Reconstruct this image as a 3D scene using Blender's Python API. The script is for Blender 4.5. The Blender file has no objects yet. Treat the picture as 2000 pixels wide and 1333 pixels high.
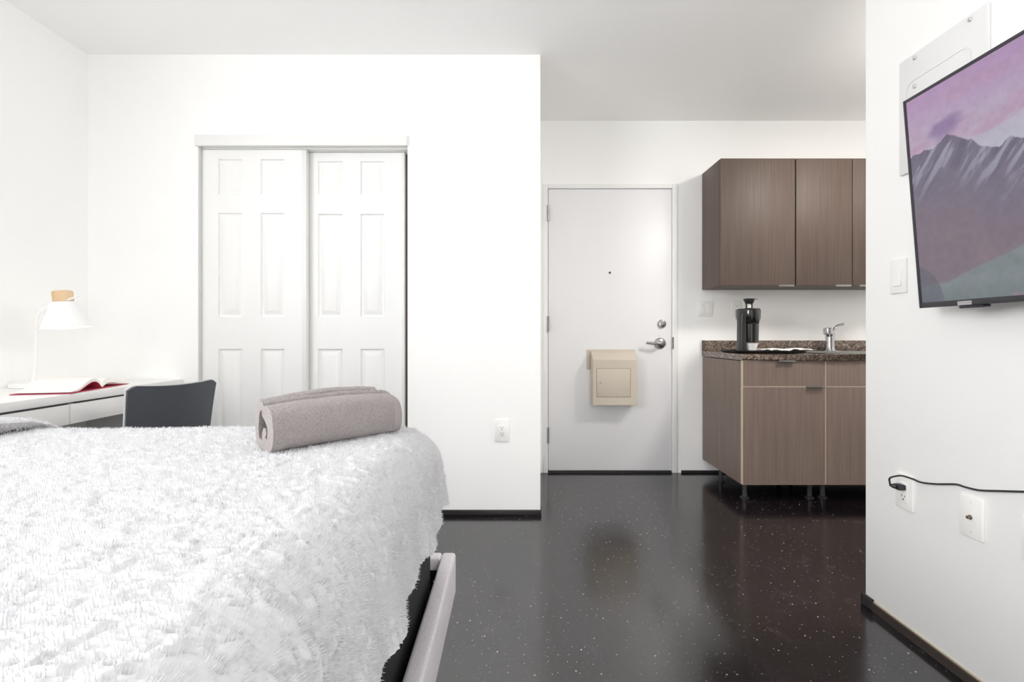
import bpy, bmesh, math, random
import numpy as np
from mathutils import Vector, Matrix
PI = math.pi
SC = bpy.context.scene
COL = SC.collection
random.seed(7)

# ------------------------------------------------------------------ camera, world, light, exposure
F = 944.44          # focal length in pixels of the 2000 px wide frame (17 mm on 36 mm)
CX, HY = 1000.0, 655.0
EYE = 1.005
ROOF = 2.57
cam = bpy.data.cameras.new('camera'); cam.lens = 17.0; cam.sensor_width = 36.0
cam.shift_y = -(666.5 - HY) / 2000.0
cam.clip_start = 0.02
camo = bpy.data.objects.new('camera', cam); COL.objects.link(camo)
camo.location = (0, 0, EYE); camo.rotation_euler = (PI / 2, 0, 0)
SC.camera = camo

SC.view_settings.view_transform = 'Standard'
SC.view_settings.look = 'None'
SC.view_settings.gamma = 1.0
SC.view_settings.use_curve_mapping = False
SC.view_settings.exposure = 0.0
SC.cycles.max_bounces = 16; SC.cycles.diffuse_bounces = 12; SC.cycles.glossy_bounces = 6

w = bpy.data.worlds.new('sky'); SC.world = w; w.use_nodes = True
bg = w.node_tree.nodes['Background']; bg.inputs[0].default_value = (0.93, 0.97, 1.0, 1); bg.inputs[1].default_value = 1.0

def area(name, loc, rot, sx, sy, power, color=(1, 1, 1)):
    l = bpy.data.lights.new(name, 'AREA'); l.shape = 'RECTANGLE'; l.size = sx; l.size_y = sy
    l.energy = power; l.color = color
    o = bpy.data.objects.new(name, l); COL.objects.link(o); o.location = loc; o.rotation_euler = rot
    return o
# daylight through the left wall's window, and an added unseen fill behind the camera
area('daylight_side_window', (-2.52, -0.35, 1.80), (0, -PI / 2, 0), 1.25, 1.7, 100, (1.0, 0.995, 0.995))
area('added_back_fill', (0.75, -2.98, 1.12), (PI / 2, 0, 0), .9, 2.1, 33, (1.0, 0.995, 0.995))

# ------------------------------------------------------------------ helpers
def lin(h):
    h = h.lstrip('#'); out = []
    for i in (0, 2, 4):
        c = int(h[i:i + 2], 16) / 255
        out.append(c / 12.92 if c <= 0.04045 else ((c + 0.055) / 1.055) ** 2.4)
    return tuple(out)

def mat(name, color, rough=0.5, metal=0.0, bump=None, var=None, ior=1.5, sheen=0.0, emit=None, trans=0.0, coat=0.0):
    """bump = (scale_xyz, strength, distance); var = (color2, scale_xyz, lo, hi)"""
    m = bpy.data.materials.new(name); m.use_nodes = True
    nt = m.node_tree; b = nt.nodes['Principled BSDF']
    b.inputs['Base Color'].default_value = (*lin(color), 1)
    b.inputs['Roughness'].default_value = rough; b.inputs['Metallic'].default_value = metal
    b.inputs['IOR'].default_value = ior
    b.inputs['Sheen Weight'].default_value = sheen
    b.inputs['Coat Weight'].default_value = coat
    b.inputs['Transmission Weight'].default_value = trans
    if emit:
        b.inputs['Emission Color'].default_value = (*lin(emit[0]), 1); b.inputs['Emission Strength'].default_value = emit[1]
    if bump or var:
        tc = nt.nodes.new('ShaderNodeTexCoord')
    def noise(scale, detail=4):
        mp = nt.nodes.new('ShaderNodeMapping'); mp.inputs['Scale'].default_value = scale
        nt.links.new(tc.outputs['Object'], mp.inputs['Vector'])
        n = nt.nodes.new('ShaderNodeTexNoise'); n.inputs['Scale'].default_value = 1.0; n.inputs['Detail'].default_value = detail
        nt.links.new(mp.outputs[0], n.inputs['Vector'])
        return n
    if bump:
        n = noise(bump[0]); bp = nt.nodes.new('ShaderNodeBump')
        bp.inputs['Strength'].default_value = bump[1]; bp.inputs['Distance'].default_value = bump[2]
        nt.links.new(n.outputs[0], bp.inputs['Height']); nt.links.new(bp.outputs[0], b.inputs['Normal'])
    if var:
        n = noise(var[1]); r = nt.nodes.new('ShaderNodeValToRGB')
        r.color_ramp.elements[0].color = (*lin(color), 1); r.color_ramp.elements[1].color = (*lin(var[0]), 1)
        r.color_ramp.elements[0].position = var[2]; r.color_ramp.elements[1].position = var[3]
        nt.links.new(n.outputs[0], r.inputs[0]); nt.links.new(r.outputs[0], b.inputs['Base Color'])
    return m

M = {}
M['wall'] = mat('wall_paint', '#fafaf9', 0.7, bump=((60, 60, 60), 0.05, 0.002))
M['ceil'] = mat('ceiling_paint', '#f9f9f8', 0.8)
M['door'] = mat('door_paint', '#f0f0ef', 0.45)
M['steel_door'] = mat('steel_door_paint', '#eeeef0', 0.4)
M['frame_paint'] = mat('frame_paint', '#f1f1f0', 0.4)
M['trim_white'] = mat('trim_white', '#eeeeec', 0.45)
M['alu_white'] = mat('door_edge_white', '#e6e6e4', 0.35)
M['plate'] = mat('white_plastic', '#f3f2ef', 0.35)
M['seam'] = mat('plate_seam', '#b9b7b3', 0.6)
M['slot'] = mat('slot_dark', '#3a3733', 0.6)
M['grey_line'] = mat('grey_recess', '#c9c8c5', 0.6)
M['rubber'] = mat('black_rubber', '#262423', 0.45)
M['tan'] = mat('raw_board_edge', '#b9a994', 0.6)
M['desk'] = mat('desk_white', '#f3f2f1', 0.4)
M['gapdark'] = mat('shadow_gap', '#3b3a3c', 0.7)
M['lamp'] = mat('lamp_white', '#f7f7f6', 0.4)
M['lampwood'] = mat('lamp_wood', '#d9b58a', 0.5, var=('#e6c9a2', (40, 40, 4), 0.35, 0.65))
M['bulb'] = mat('bulb_glow', '#ffffff', 0.4, emit=('#fff4e2', 6.0))
M['paper'] = mat('page_paper', '#f7f5ef', 0.7)
M['pageedge'] = mat('page_edges', '#d9d3c6', 0.8, var=('#efe9dd', (3, 3, 500), 0.35, 0.65))
M['red'] = mat('book_red', '#c0405a', 0.5)
M['leather'] = mat('chair_leather', '#4a4d53', 0.42, bump=((180, 180, 180), 0.15, 0.002))
M['chairrim'] = mat('chair_light_rim', '#e4e4e3', 0.3)
M['chrome'] = mat('chrome', '#b9b9bc', 0.12, 1.0)
M['nickel'] = mat('brushed_nickel', '#a8a7a5', 0.3, 1.0)
M['steel'] = mat('dull_steel', '#9c9c9a', 0.35, 1.0)
M['sink'] = mat('stainless', '#c3c3c2', 0.3, 1.0)
M['mailbox'] = mat('almond_enamel', '#cdc3b4', 0.45)
M['lock'] = mat('lock_metal', '#b5aca0', 0.35, 0.8)
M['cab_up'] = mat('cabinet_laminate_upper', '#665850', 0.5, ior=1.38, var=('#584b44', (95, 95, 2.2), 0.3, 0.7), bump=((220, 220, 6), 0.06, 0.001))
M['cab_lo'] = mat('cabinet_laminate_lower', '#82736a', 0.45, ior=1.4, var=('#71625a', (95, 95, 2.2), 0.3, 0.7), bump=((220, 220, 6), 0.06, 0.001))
M['cab_edge'] = mat('cabinet_edge_band', '#d3c2ac', 0.5)
M['leg_plastic'] = mat('leg_plastic', '#3b3b3d', 0.3)
M['black_gloss'] = mat('black_gloss', '#111113', 0.12, coat=0.5)
M['black_satin'] = mat('black_satin', '#2a2829', 0.35)
M['cup'] = mat('cup_white', '#f1f0ee', 0.4)
M['tray'] = mat('tray_black', '#141415', 0.3)
M['napkin'] = mat('napkin_paper', '#f4f3f1', 0.8, bump=((60, 60, 60), 0.5, 0.004))
M['bracket'] = mat('bracket_white', '#e3e3e3', 0.45)
M['bolt'] = mat('bolt_metal', '#c4c3c1', 0.4, 0.4)
M['tvframe'] = mat('tv_frame', '#26252b', 0.3)
M['tvlogo'] = mat('tv_badge', '#aeadb2', 0.35, 0.6)
M['cable'] = mat('black_cable', '#232126', 0.45)
M['brass'] = mat('coax_metal', '#94897a', 0.3, 1.0)
M['bedfabric'] = mat('bed_upholstery', '#e0dbdf', 0.9, var=('#f0ecf0', (260, 260, 260), 0.35, 0.65), bump=((420, 420, 420), 0.35, 0.002))
M['bedblack'] = mat('black_ticking', '#1d1c1e', 0.8, bump=((300, 300, 300), 0.3, 0.001))
M['mattress'] = mat('mattress_cover', '#2a292b', 0.85)
M['towel'] = mat('towel_terry', '#938c8b', 0.95, sheen=0.2, var=('#b1a9a7', (330, 330, 330), 0.32, 0.68), bump=((380, 380, 380), 0.9, 0.004))
M['towelhem'] = mat('towel_hem', '#a59c9d', 0.8, bump=((500, 40, 500), 0.2, 0.001))
M['fleece'] = mat('fleece', '#d9d9db', 0.95, sheen=0.1)
M['fleece_grey'] = mat('grey_fleece', '#b0aeb0', 0.95)
M['light_fix'] = mat('lamp_diffuser', '#ffffff', 0.5, emit=('#fff3e4', 5.0))

# dark, sealed concrete floor with paint specks and scuffs
def floor_material():
    m = bpy.data.materials.new('sealed_dark_floor'); m.use_nodes = True
    nt = m.node_tree; b = nt.nodes['Principled BSDF']; N = nt.nodes.new; L = nt.links.new
    tc = N('ShaderNodeTexCoord')
    def ramp(src, p0, c0, p1, c1):
        r = N('ShaderNodeValToRGB'); r.color_ramp.elements[0].position = p0; r.color_ramp.elements[1].position = p1
        r.color_ramp.elements[0].color = (*c0, 1); r.color_ramp.elements[1].color = (*c1, 1); L(src, r.inputs[0]); return r
    n1 = N('ShaderNodeTexNoise'); n1.inputs['Scale'].default_value = 2.2; n1.inputs['Detail'].default_value = 7; n1.inputs['Roughness'].default_value = .65
    L(tc.outputs['Object'], n1.inputs['Vector'])
    base = ramp(n1.outputs[0], .35, lin('#080609'), .72, lin('#181118'))
    # scuffs
    mp = N('ShaderNodeMapping'); mp.inputs['Scale'].default_value = (9, 4, 1); mp.inputs['Rotation'].default_value = (0, 0, .5); L(tc.outputs['Object'], mp.inputs['Vector'])
    n2 = N('ShaderNodeTexNoise'); n2.inputs['Scale'].default_value = 1.6; n2.inputs['Detail'].default_value = 12; n2.inputs['Roughness'].default_value = .75; n2.inputs['Distortion'].default_value = 1.8
    L(mp.outputs[0], n2.inputs['Vector'])
    sc = ramp(n2.outputs[0], .56, (0, 0, 0), .78, (1, 1, 1))
    mx = N('ShaderNodeMixRGB'); mx.inputs[2].default_value = (*lin('#5a5259'), 1); L(sc.outputs[0], mx.inputs[0]); L(base.outputs[0], mx.inputs[1])
    # specks
    prev = mx
    for (s, th, c) in ((11, .030, '#cfcbc8'), (24, .045, '#a09a9b'), (50, .06, '#5f5960')):
        v = N('ShaderNodeTexVoronoi'); v.voronoi_dimensions = '2D'; v.inputs['Scale'].default_value = s; L(tc.outputs['Object'], v.inputs['Vector'])
        r = ramp(v.outputs['Distance'], th * .7, (1, 1, 1), th, (0, 0, 0))
        rr = ramp(v.outputs['Color'], .5, (0, 0, 0), .55, (1, 1, 1))
        mm = N('ShaderNodeMath'); mm.operation = 'MULTIPLY'; L(r.outputs[0], mm.inputs[0]); L(rr.outputs[0], mm.inputs[1])
        nz = N('ShaderNodeTexNoise'); nz.inputs['Scale'].default_value = 2.6; nz.inputs['Detail'].default_value = 2; L(tc.outputs['Object'], nz.inputs['Vector'])
        rz = ramp(nz.outputs[0], .36, (.0, .0, .0), .58, (1, 1, 1)); m2 = N('ShaderNodeMath'); m2.operation = 'MULTIPLY'; L(mm.outputs[0], m2.inputs[0]); L(rz.outputs[0], m2.inputs[1]); mm = m2
        k = N('ShaderNodeMixRGB'); k.inputs[2].default_value = (*lin(c), 1); L(mm.outputs[0], k.inputs[0]); L(prev.outputs[0], k.inputs[1]); prev = k
    L(prev.outputs[0], b.inputs['Base Color'])
    b.inputs['IOR'].default_value = 2.05
    n3 = N('ShaderNodeTexNoise'); n3.inputs['Scale'].default_value = 3.0; n3.inputs['Detail'].default_value = 6; L(tc.outputs['Object'], n3.inputs['Vector'])
    rr = ramp(n3.outputs[0], .3, (.13,) * 3, .75, (.22,) * 3); L(rr.outputs[0], b.inputs['Roughness'])
    n4 = N('ShaderNodeTexNoise'); n4.inputs['Scale'].default_value = 9; n4.inputs['Detail'].default_value = 3; L(tc.outputs['Object'], n4.inputs['Vector'])
    bp = N('ShaderNodeBump'); bp.inputs['Strength'].default_value = .06; bp.inputs['Distance'].default_value = .004
    L(n4.outputs[0], bp.inputs['Height']); L(bp.outputs[0], b.inputs['Normal'])
    return m
M['floor'] = floor_material()

def granite():
    m = bpy.data.materials.new('brown_granite'); m.use_nodes = True
    nt = m.node_tree; b = nt.nodes['Principled BSDF']; N = nt.nodes.new; L = nt.links.new
    tc = N('ShaderNodeTexCoord')
    v = N('ShaderNodeTexVoronoi'); v.inputs['Scale'].default_value = 150; L(tc.outputs['Object'], v.inputs['Vector'])
    n = N('ShaderNodeTexNoise'); n.inputs['Scale'].default_value = 70; n.inputs['Detail'].default_value = 6; L(tc.outputs['Object'], n.inputs['Vector'])
    mix = N('ShaderNodeMixRGB'); mix.inputs[0].default_value = .55; L(v.outputs['Color'], mix.inputs[1]); L(n.outputs[0], mix.inputs[2])
    r = N('ShaderNodeValToRGB'); e = r.color_ramp.elements
    e[0].position = .28; e[0].color = (*lin('#2d2927'), 1); e[1].position = .75; e[1].color = (*lin('#b3a396'), 1)
    for p, c in ((.42, '#594f48'), (.52, '#776a60'), (.62, '#917d70')):
        x = e.new(p); x.color = (*lin(c), 1)
    L(mix.outputs[0], r.inputs[0]); L(r.outputs[0], b.inputs['Base Color'])
    b.inputs['Roughness'].default_value = .18
    return m
M['granite'] = granite()

# --- mesh builders (everything in world coordinates)
def box(bm, x0, x1, y0, y1, z0, z1, bev=0.0, seg=2, mi=0):
    vs = [bm.verts.new((x, y, z)) for x in (x0, x1) for y in (y0, y1) for z in (z0, z1)]
    idx = [(0, 1, 3, 2), (4, 6, 7, 5), (0, 4, 5, 1), (2, 3, 7, 6), (0, 2, 6, 4), (1, 5, 7, 3)]
    fs = [bm.faces.new([vs[i] for i in f]) for f in idx]
    for f in fs: f.material_index = mi
    if bev:
        es = list({e for f in fs for e in f.edges})
        r = bmesh.ops.bevel(bm, geom=es, offset=bev, segments=seg, affect='EDGES', profile=0.5)
        for f in r['faces']: f.material_index = mi
    return bm

def ring_tube(bm, pts, rad, seg=12, caps=True, mi=0):
    pts = [Vector(p) for p in pts]; n = len(pts)
    rads = rad if isinstance(rad, (list, tuple)) else [rad] * n
    up = None; rings = []
    for i, p in enumerate(pts):
        t = (pts[min(i + 1, n - 1)] - pts[max(i - 1, 0)]).normalized()
        if up is None:
            up = Vector((0, 0, 1)) if abs(t.z) < .9 else Vector((1, 0, 0))
        a = t.cross(up).normalized(); b = a.cross(t).normalized(); up = b
        rings.append([bm.verts.new(p + (a * math.cos(2 * PI * k / seg) + b * math.sin(2 * PI * k / seg)) * rads[i]) for k in range(seg)])
    for i in range(n - 1):
        for k in range(seg):
            f = bm.faces.new((rings[i][k], rings[i][(k + 1) % seg], rings[i + 1][(k + 1) % seg], rings[i + 1][k])); f.material_index = mi
    if caps:
        for rr, rev in ((rings[0], False), (rings[-1], True)):
            f = bm.faces.new(rr if not rev else rr[::-1]); f.material_index = mi
    return bm

def lathe(bm, prof, c=(0, 0, 0), seg=32, axis='Z', mi=0, mtx=None):
    """prof = [(r, h), ...] turned round the axis through c"""
    rings = []
    for r, h in prof:
        row = []
        for k in range(seg):
            a = 2 * PI * k / seg
            p = Vector((r * math.cos(a), r * math.sin(a), h))
            if axis == 'Y': p = Vector((p.x, h, p.y))
            if axis == 'X': p = Vector((h, p.x, p.y))
            if mtx is not None: p = mtx @ p
            row.append(bm.verts.new(p + Vector(c)))
        rings.append(row)
    for i in range(len(rings) - 1):
        for k in range(seg):
            f = bm.faces.new((rings[i][k], rings[i][(k + 1) % seg], rings[i + 1][(k + 1) % seg], rings[i + 1][k])); f.material_index = mi
    for rr in (rings[0][::-1], rings[-1]):
        if prof[0 if rr is not rings[-1] else -1][0] > 1e-5:
            f = bm.faces.new(rr); f.material_index = mi
    return bm

def prism(bm, pts, d):
    """pts: loop of 3D points, d: extrusion vector"""
    a = [bm.verts.new(p) for p in pts]; b = [bm.verts.new(Vector(p) + Vector(d)) for p in pts]
    n = len(pts)
    bm.faces.new(a); bm.faces.new(b[::-1])
    for i in range(n): bm.faces.new((a[i], b[i], b[(i + 1) % n], a[(i + 1) % n]))
    return bm

def spline(pts, n=8, closed=False):
    P = [Vector(p) for p in pts]; out = []
    m = len(P)
    for i in range(m if closed else m - 1):
        if closed: p0, p1, p2, p3 = P[(i - 1) % m], P[i], P[(i + 1) % m], P[(i + 2) % m]
        else: p0, p1, p2, p3 = P[max(i - 1, 0)], P[i], P[i + 1], P[min(i + 2, m - 1)]
        for k in range(n):
            t = k / n
            out.append(.5 * ((2 * p1) + (p2 - p0) * t + (2 * p0 - 5 * p1 + 4 * p2 - p3) * t * t + (3 * p1 - p0 - 3 * p2 + p3) * t ** 3))
    if not closed: out.append(P[-1])
    return out

WP = {}
def props(o, label=None, cat=None, group=None, kind=None):
    if label: o['label'] = label
    if cat: o['category'] = cat
    if group: o['group'] = group
    if kind: o['kind'] = kind
    return o

def thing(name, loc, label, cat, group=None):
    o = bpy.data.objects.new(name, None); o.empty_display_size = .05; COL.objects.link(o)
    o.location = loc; WP[o] = Vector(loc)
    return props(o, label, cat, group)

def finish(name, me, parent, mats, smooth=None):
    for mm in (mats if isinstance(mats, (list, tuple)) else [mats]): me.materials.append(mm)
    n = len(me.vertices); co = np.empty(n * 3, np.float32); me.vertices.foreach_get('co', co); co = co.reshape(-1, 3)
    lo, hi = co.min(0), co.max(0)
    c = Vector(((lo[0] + hi[0]) / 2, (lo[1] + hi[1]) / 2, lo[2]))
    co -= np.array(c, np.float32); me.vertices.foreach_set('co', co.ravel())
    if smooth is not None:
        me.shade_smooth()
        if smooth < 180: me.set_sharp_from_angle(angle=math.radians(smooth))
    me.update()
    o = bpy.data.objects.new(name, me); COL.objects.link(o)
    WP[o] = c
    if parent is not None:
        o.parent = parent; o.location = c - WP[parent]
    else:
        o.location = c
    return o

def obj(name, bm, m, parent=None, smooth=30, **kw):
    if kw.pop('fixn', True): bmesh.ops.recalc_face_normals(bm, faces=bm.faces[:])
    me = bpy.data.meshes.new(name); bm.to_mesh(me); bm.free()
    return props(finish(name, me, parent, m, smooth), **kw)

def new(): return bmesh.new()
def xbm(bm, m4):
    bm.transform(m4); return bm
def bx(name, dims, m, parent=None, bev=0.0, **kw):
    return obj(name, box(new(), *dims, bev=bev), m, parent, **kw)

def at(px, py, Y):
    return Vector(((px - CX) * Y / F, Y, EYE - (py - HY) * Y / F))

# noise in numpy
def vnoise(x, y, seed):
    r = np.random.RandomState(seed); T = r.rand(256, 256)
    xi = np.floor(x).astype(int); yi = np.floor(y).astype(int); fx = x - xi; fy = y - yi
    fx = fx * fx * (3 - 2 * fx); fy = fy * fy * (3 - 2 * fy)
    g = lambda a, b: T[a % 256, b % 256]
    return (g(xi, yi) * (1 - fx) + g(xi + 1, yi) * fx) * (1 - fy) + (g(xi, yi + 1) * (1 - fx) + g(xi + 1, yi + 1) * fx) * fy
def fbm(x, y, seed, o=4):
    s = 0; a = .5
    for i in range(o): s = s + a * vnoise(x * 2 ** i, y * 2 ** i, seed + i); a *= .5
    return s

# ------------------------------------------------------------------ room shell
YC, YE = 2.697, 3.528        # closet wall, entry wall
XL, XR = -2.367, 1.318       # left wall, TV wall
XK = 3.3                     # end of the kitchen recess
XA = 0.158                   # corner of closet wall / entry alcove
YR = 1.804                   # end of the TV wall
YB = -2.8                    # wall behind the camera
S = dict(kind='structure')
bx('floor', (XL - .15, XK + .15, YB - .15, YE + .15, -.1, 0), M['floor'], smooth=None, **S)
bx('ceiling', (XL - .15, XK + .15, YB - .15, YE + .15, ROOF, ROOF + .1), M['ceil'], smooth=None, **S)
b = new()   # left wall with its window opening (nearer than the frame shows)
wy0, wy1, wz0, wz1 = -1.15, .45, 1.2, 2.42
box(b, XL - .12, XL, YB, wy0, 0, ROOF); box(b, XL - .12, XL, wy1, YE + .12, 0, ROOF)
box(b, XL - .12, XL, wy0, wy1, 0, wz0); box(b, XL - .12, XL, wy0, wy1, wz1, ROOF)
obj('wall_left', b, M['wall'], smooth=None, **S)
b = new()
fx0, fx1, fz0, fz1 = .28, 1.22, .03, 2.22
box(b, XL, fx0, YB - .12, YB, 0, ROOF); box(b, fx1, XK, YB - .12, YB, 0, ROOF)
box(b, fx0, fx1, YB - .12, YB, 0, fz0); box(b, fx0, fx1, YB - .12, YB, fz1, ROOF)
obj('wall_back', b, M['wall'], smooth=None, **S)
def window(name, horizontal, a0, a1, z0, z1, at_):
    b = new(); t = .04
    def seg(u0, u1, v0, v1):
        if horizontal: box(b, u0, u1, at_ - .05, at_, v0, v1)
        else: box(b, at_ - .05, at_, u0, u1, v0, v1)
    seg(a0, a1, z0, z0 + t); seg(a0, a1, z1 - t, z1); seg(a0, a0 + t, z0 + t, z1 - t); seg(a1 - t, a1, z0 + t, z1 - t)
    mid = (a0 + a1) / 2; seg(mid - t / 2, mid + t / 2, z0 + t, z1 - t)
    obj(name, b, M['trim_white'], smooth=None, **S)
window('window_1', False, wy0, wy1, wz0, wz1, XL - .03)
window('window_2', True, fx0, fx1, fz0, fz1, YB - .03)  # added glass door, placed and shaped to carry the back fill light
# closet wall
CO0, CO1 = at(387, 0, YC).x, at(796, 0, YC).x      # closet opening
CH = at(0, 281, YC).z
b = new()
box(b, XL, CO0, YC, YC + .11, 0, ROOF); box(b, CO1, XA, YC, YC + .11, 0, ROOF); box(b, CO0, CO1, YC, YC + .11, CH, ROOF)
box(b, XA - .11, XA, YC + .11, YE, 0, ROOF)
obj('wall_closet', b, M['wall'], smooth=None, **S)
# entry wall, with the door opening
DX0, DX1 = at(1071, 0, YE).x, at(1311.5, 0, YE).x
DZ1 = at(0, 370, YE).z
b = new()
ox0, ox1, oz1 = DX0 - .012, DX1 + .012, DZ1 + .012
box(b, XL, ox0, YE, YE + .12, 0, ROOF); box(b, ox1, XK, YE, YE + .12, 0, ROOF); box(b, ox0, ox1, YE, YE + .12, oz1, ROOF)
obj('wall_entry', b, M['wall'], smooth=None, **S)
bx('wall_television', (XR, XR + .12, YB, YR, 0, ROOF), M['wall'], bev=.004, **S)
bx('wall_kitchen', (XK, XK + .12, YB, YE + .12, 0, ROOF), M['wall'], smooth=None, **S)
bx('wall_corridor', (ox0 - .3, ox1 + .3, YE + .35, YE + .4, 0, ROOF), M['wall'], smooth=None, **S)
# black rubber base strips
bx('baseboard_closet', (CO1 + .01, XA + .004, YC - .008, YC, 0.001, .031), M['rubber'], bev=.002, **S)
bx('baseboard_alcove', (XA, XA + .006, YC, YE - .02, 0.001, .031), M['rubber'], **S)
bx('baseboard_entry', (DX1 + .07, XK, YE - .006, YE, 0.001, .018), M['rubber'], **S)
bx('baseboard_left', (XL, XL + .008, YB, YC, 0.001, .031), M['rubber'], **S)
b = new(); box(b, XR - .01, XR, YB, YR - .045, .001, .03, mi=0); box(b, XR - .004, XR, YB, YR - .045, .0305, .0345, mi=1)
obj('baseboard_television', b, [mat('dark_base_strip', '#3a322e', .45), M['tan']], **S)
b = new(); box(b, XR - .012, XR, YR - .045, YR + .005, .001, .041, bev=.002); box(b, XR - .012, XR + .12, YR, YR + .006, .001, .041)
obj('trim_1', b, M['rubber'], **S)

# ------------------------------------------------------------------ closet: head trim and two sliding panel doors
b = new(); h0, h1 = at(384, 0, YC).x, at(796, 0, YC).x
box(b, h0, h1, YC - .022, YC, at(0, 284, YC - .022).z, at(0, 263, YC - .02).z, bev=.002)
obj('trim_2', b, M['trim_white'], **S)
b = new(); box(b, CO0 + .0005, CO0 + .012, YC + .004, YC + .105, 0.002, CH - .002)
obj('trim_3', b, M['grey_line'], **S)
bx('trim_4', (CO1 - .03, CO1 - .0005, YC + .1, YC + .108, 0.002, CH - .026), mat('added_gap_brown', '#6a5a52', .6), **S)  # strip added behind the door gap; its brown stands in for the dim interior
bx('trim_5', (CO0 + .013, CO1 - .005, YC + .015, YC + .1, CH - .024, CH - .002), M['alu_white'], **S)
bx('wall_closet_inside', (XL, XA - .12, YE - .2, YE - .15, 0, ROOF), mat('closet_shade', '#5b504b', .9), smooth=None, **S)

def panel_door(name, x0, x1, yf, z0, z1, cols, rows, mframe, parent_label=None):
    """a moulded door: flat slab whose front carries recessed, raised-field panels"""
    th = .032
    xs = sorted({x0, x1, *[v for c in cols for v in c]}); zs = sorted({z0, z1, *[v for r in rows for v in r]})
    b = new(); V = {}
    def vt(x, y, z):
        k = (round(x, 5), round(y, 5), round(z, 5))
        if k not in V: V[k] = b.verts.new((x, y, z))
        return V[k]
    def quad(*p): b.faces.new([vt(*q) for q in p])
    for i in range(len(xs) - 1):
        for j in range(len(zs) - 1):
            a0, a1, c0, c1 = xs[i], xs[i + 1], zs[j], zs[j + 1]
            isp = any(abs(a0 - c[0]) < 1e-6 for c in cols) and any(abs(c0 - r[0]) < 1e-6 for r in rows)
            if not isp:
                quad((a0, yf, c0), (a1, yf, c0), (a1, yf, c1), (a0, yf, c1)); continue
            loops = []
            for ins, dy in ((0, 0), (.005, .010), (.013, .012), (.037, .002), (.040, .0015)):
                loops.append([(a0 + ins, yf + dy, c0 + ins), (a1 - ins, yf + dy, c0 + ins), (a1 - ins, yf + dy, c1 - ins), (a0 + ins, yf + dy, c1 - ins)])
            for l0, l1 in zip(loops, loops[1:]):
                for k in range(4): quad(l0[k], l0[(k + 1) % 4], l1[(k + 1) % 4], l1[k])
            quad(*loops[-1])
    yb = yf + th
    quad((x0, yb, z0), (x0, yb, z1), (x1, yb, z1), (x1, yb, z0))
    # side walls
    for i in range(len(xs) - 1):
        for z in (z0, z1): b.faces.new([b.verts.new(p) for p in ((xs[i], yf, z), (xs[i + 1], yf, z), (xs[i + 1], yb, z), (xs[i], yb, z))])
    for j in range(len(zs) - 1):
        for x in (x0, x1): b.faces.new([b.verts.new(p) for p in ((x, yf, zs[j]), (x, yf, zs[j + 1]), (x, yb, zs[j + 1]), (x, yb, zs[j]))])
    bmesh.ops.remove_doubles(b, verts=b.verts[:], dist=1e-5)
    return obj(name, b, mframe, smooth=20, **S)

Y1 = YC + .018; Y2 = YC + .062
def cx(p, Y): return at(p, 0, Y).x
def cz(p, Y): return at(0, p, Y).z
rows1 = [(cz(380, Y1), cz(311, Y1)), (cz(620, Y1), cz(416, Y1)), (cz(905, Y1), cz(682, Y1))]
d1 = panel_door('door_1', cx(395.5, Y1), cx(590, Y1), Y1, .022, CH - .026, [(cx(426, Y1), cx(473, Y1)), (cx(509, Y1), cx(555, Y1))], rows1, M['door'])
rows2 = [(cz(381, Y2), cz(315, Y2)), (cz(620, Y2), cz(418, Y2)), (cz(898, Y2), cz(682, Y2))]
d2 = panel_door('door_2', cx(592, Y2), cx(785, Y2), Y2, .022, CH - .026, [(cx(621, Y2), cx(669, Y2)), (cx(704, Y2), cx(751, Y2))], rows2, M['door'])
for d, Yd, xa, xb in ((d1, Y1, (393.2, 395.3), (590.2, 599.0)), (d2, Y2, (590.2, 591.8), (785.2, 790.5))):
    for q in (xa, xb):
        bx('edge_rail', (cx(q[0], Yd), cx(q[1], Yd), Yd - .005, Yd + .034, .02, CH - .026), M['alu_white'], d, bev=.003)

# ------------------------------------------------------------------ entry door and frame
b = new(); fw = .036; fz = DZ1 + fw
fl, fr = cx(1061, YE), cx(1322, YE)
for (a0, a1, c0, c1) in ((fl, DX0 - .004, 0.001, fz), (DX1 + .004, fr, 0.001, fz), (DX0 - .004, DX1 + .004, DZ1 + .004, fz)):
    box(b, a0, a1, YE - .012, YE + .0, c0, c1, bev=.003)
for (a0, a1, c0, c1) in ((ox0, DX0 - .003, 0.001, oz1), (DX1 + .003, ox1, 0.001, oz1), (DX0 - .003, DX1 + .003, DZ1 + .003, oz1)):
    box(b, a0, a1, YE, YE + .1, c0, c1)
obj('trim_6', b, M['frame_paint'], **S)
door = bx('door_3', (DX0, DX1, YE - .002, YE + .043, .018, DZ1), M['steel_door'], bev=.002, **S)
bx('trim_7', (DX0, DX1, YE - .006, YE + .09, 0.0005, .010), M['rubber'], **S)
for py in (417, 633.5, 850.5):
    z = cz(py, YE); b = new(); lathe(b, [(.001, -.058), (.0065, -.057), (.0065, .057), (.001, .058)], (DX0 - .003, YE - .014, z), 12)
    for dz in (-.034, -.012, .012, .034): lathe(b, [(.0072, dz - .001), (.0072, dz + .001)], (DX0 - .003, YE - .014, z), 12)
    obj('hinge', b, M['steel'], door)
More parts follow.
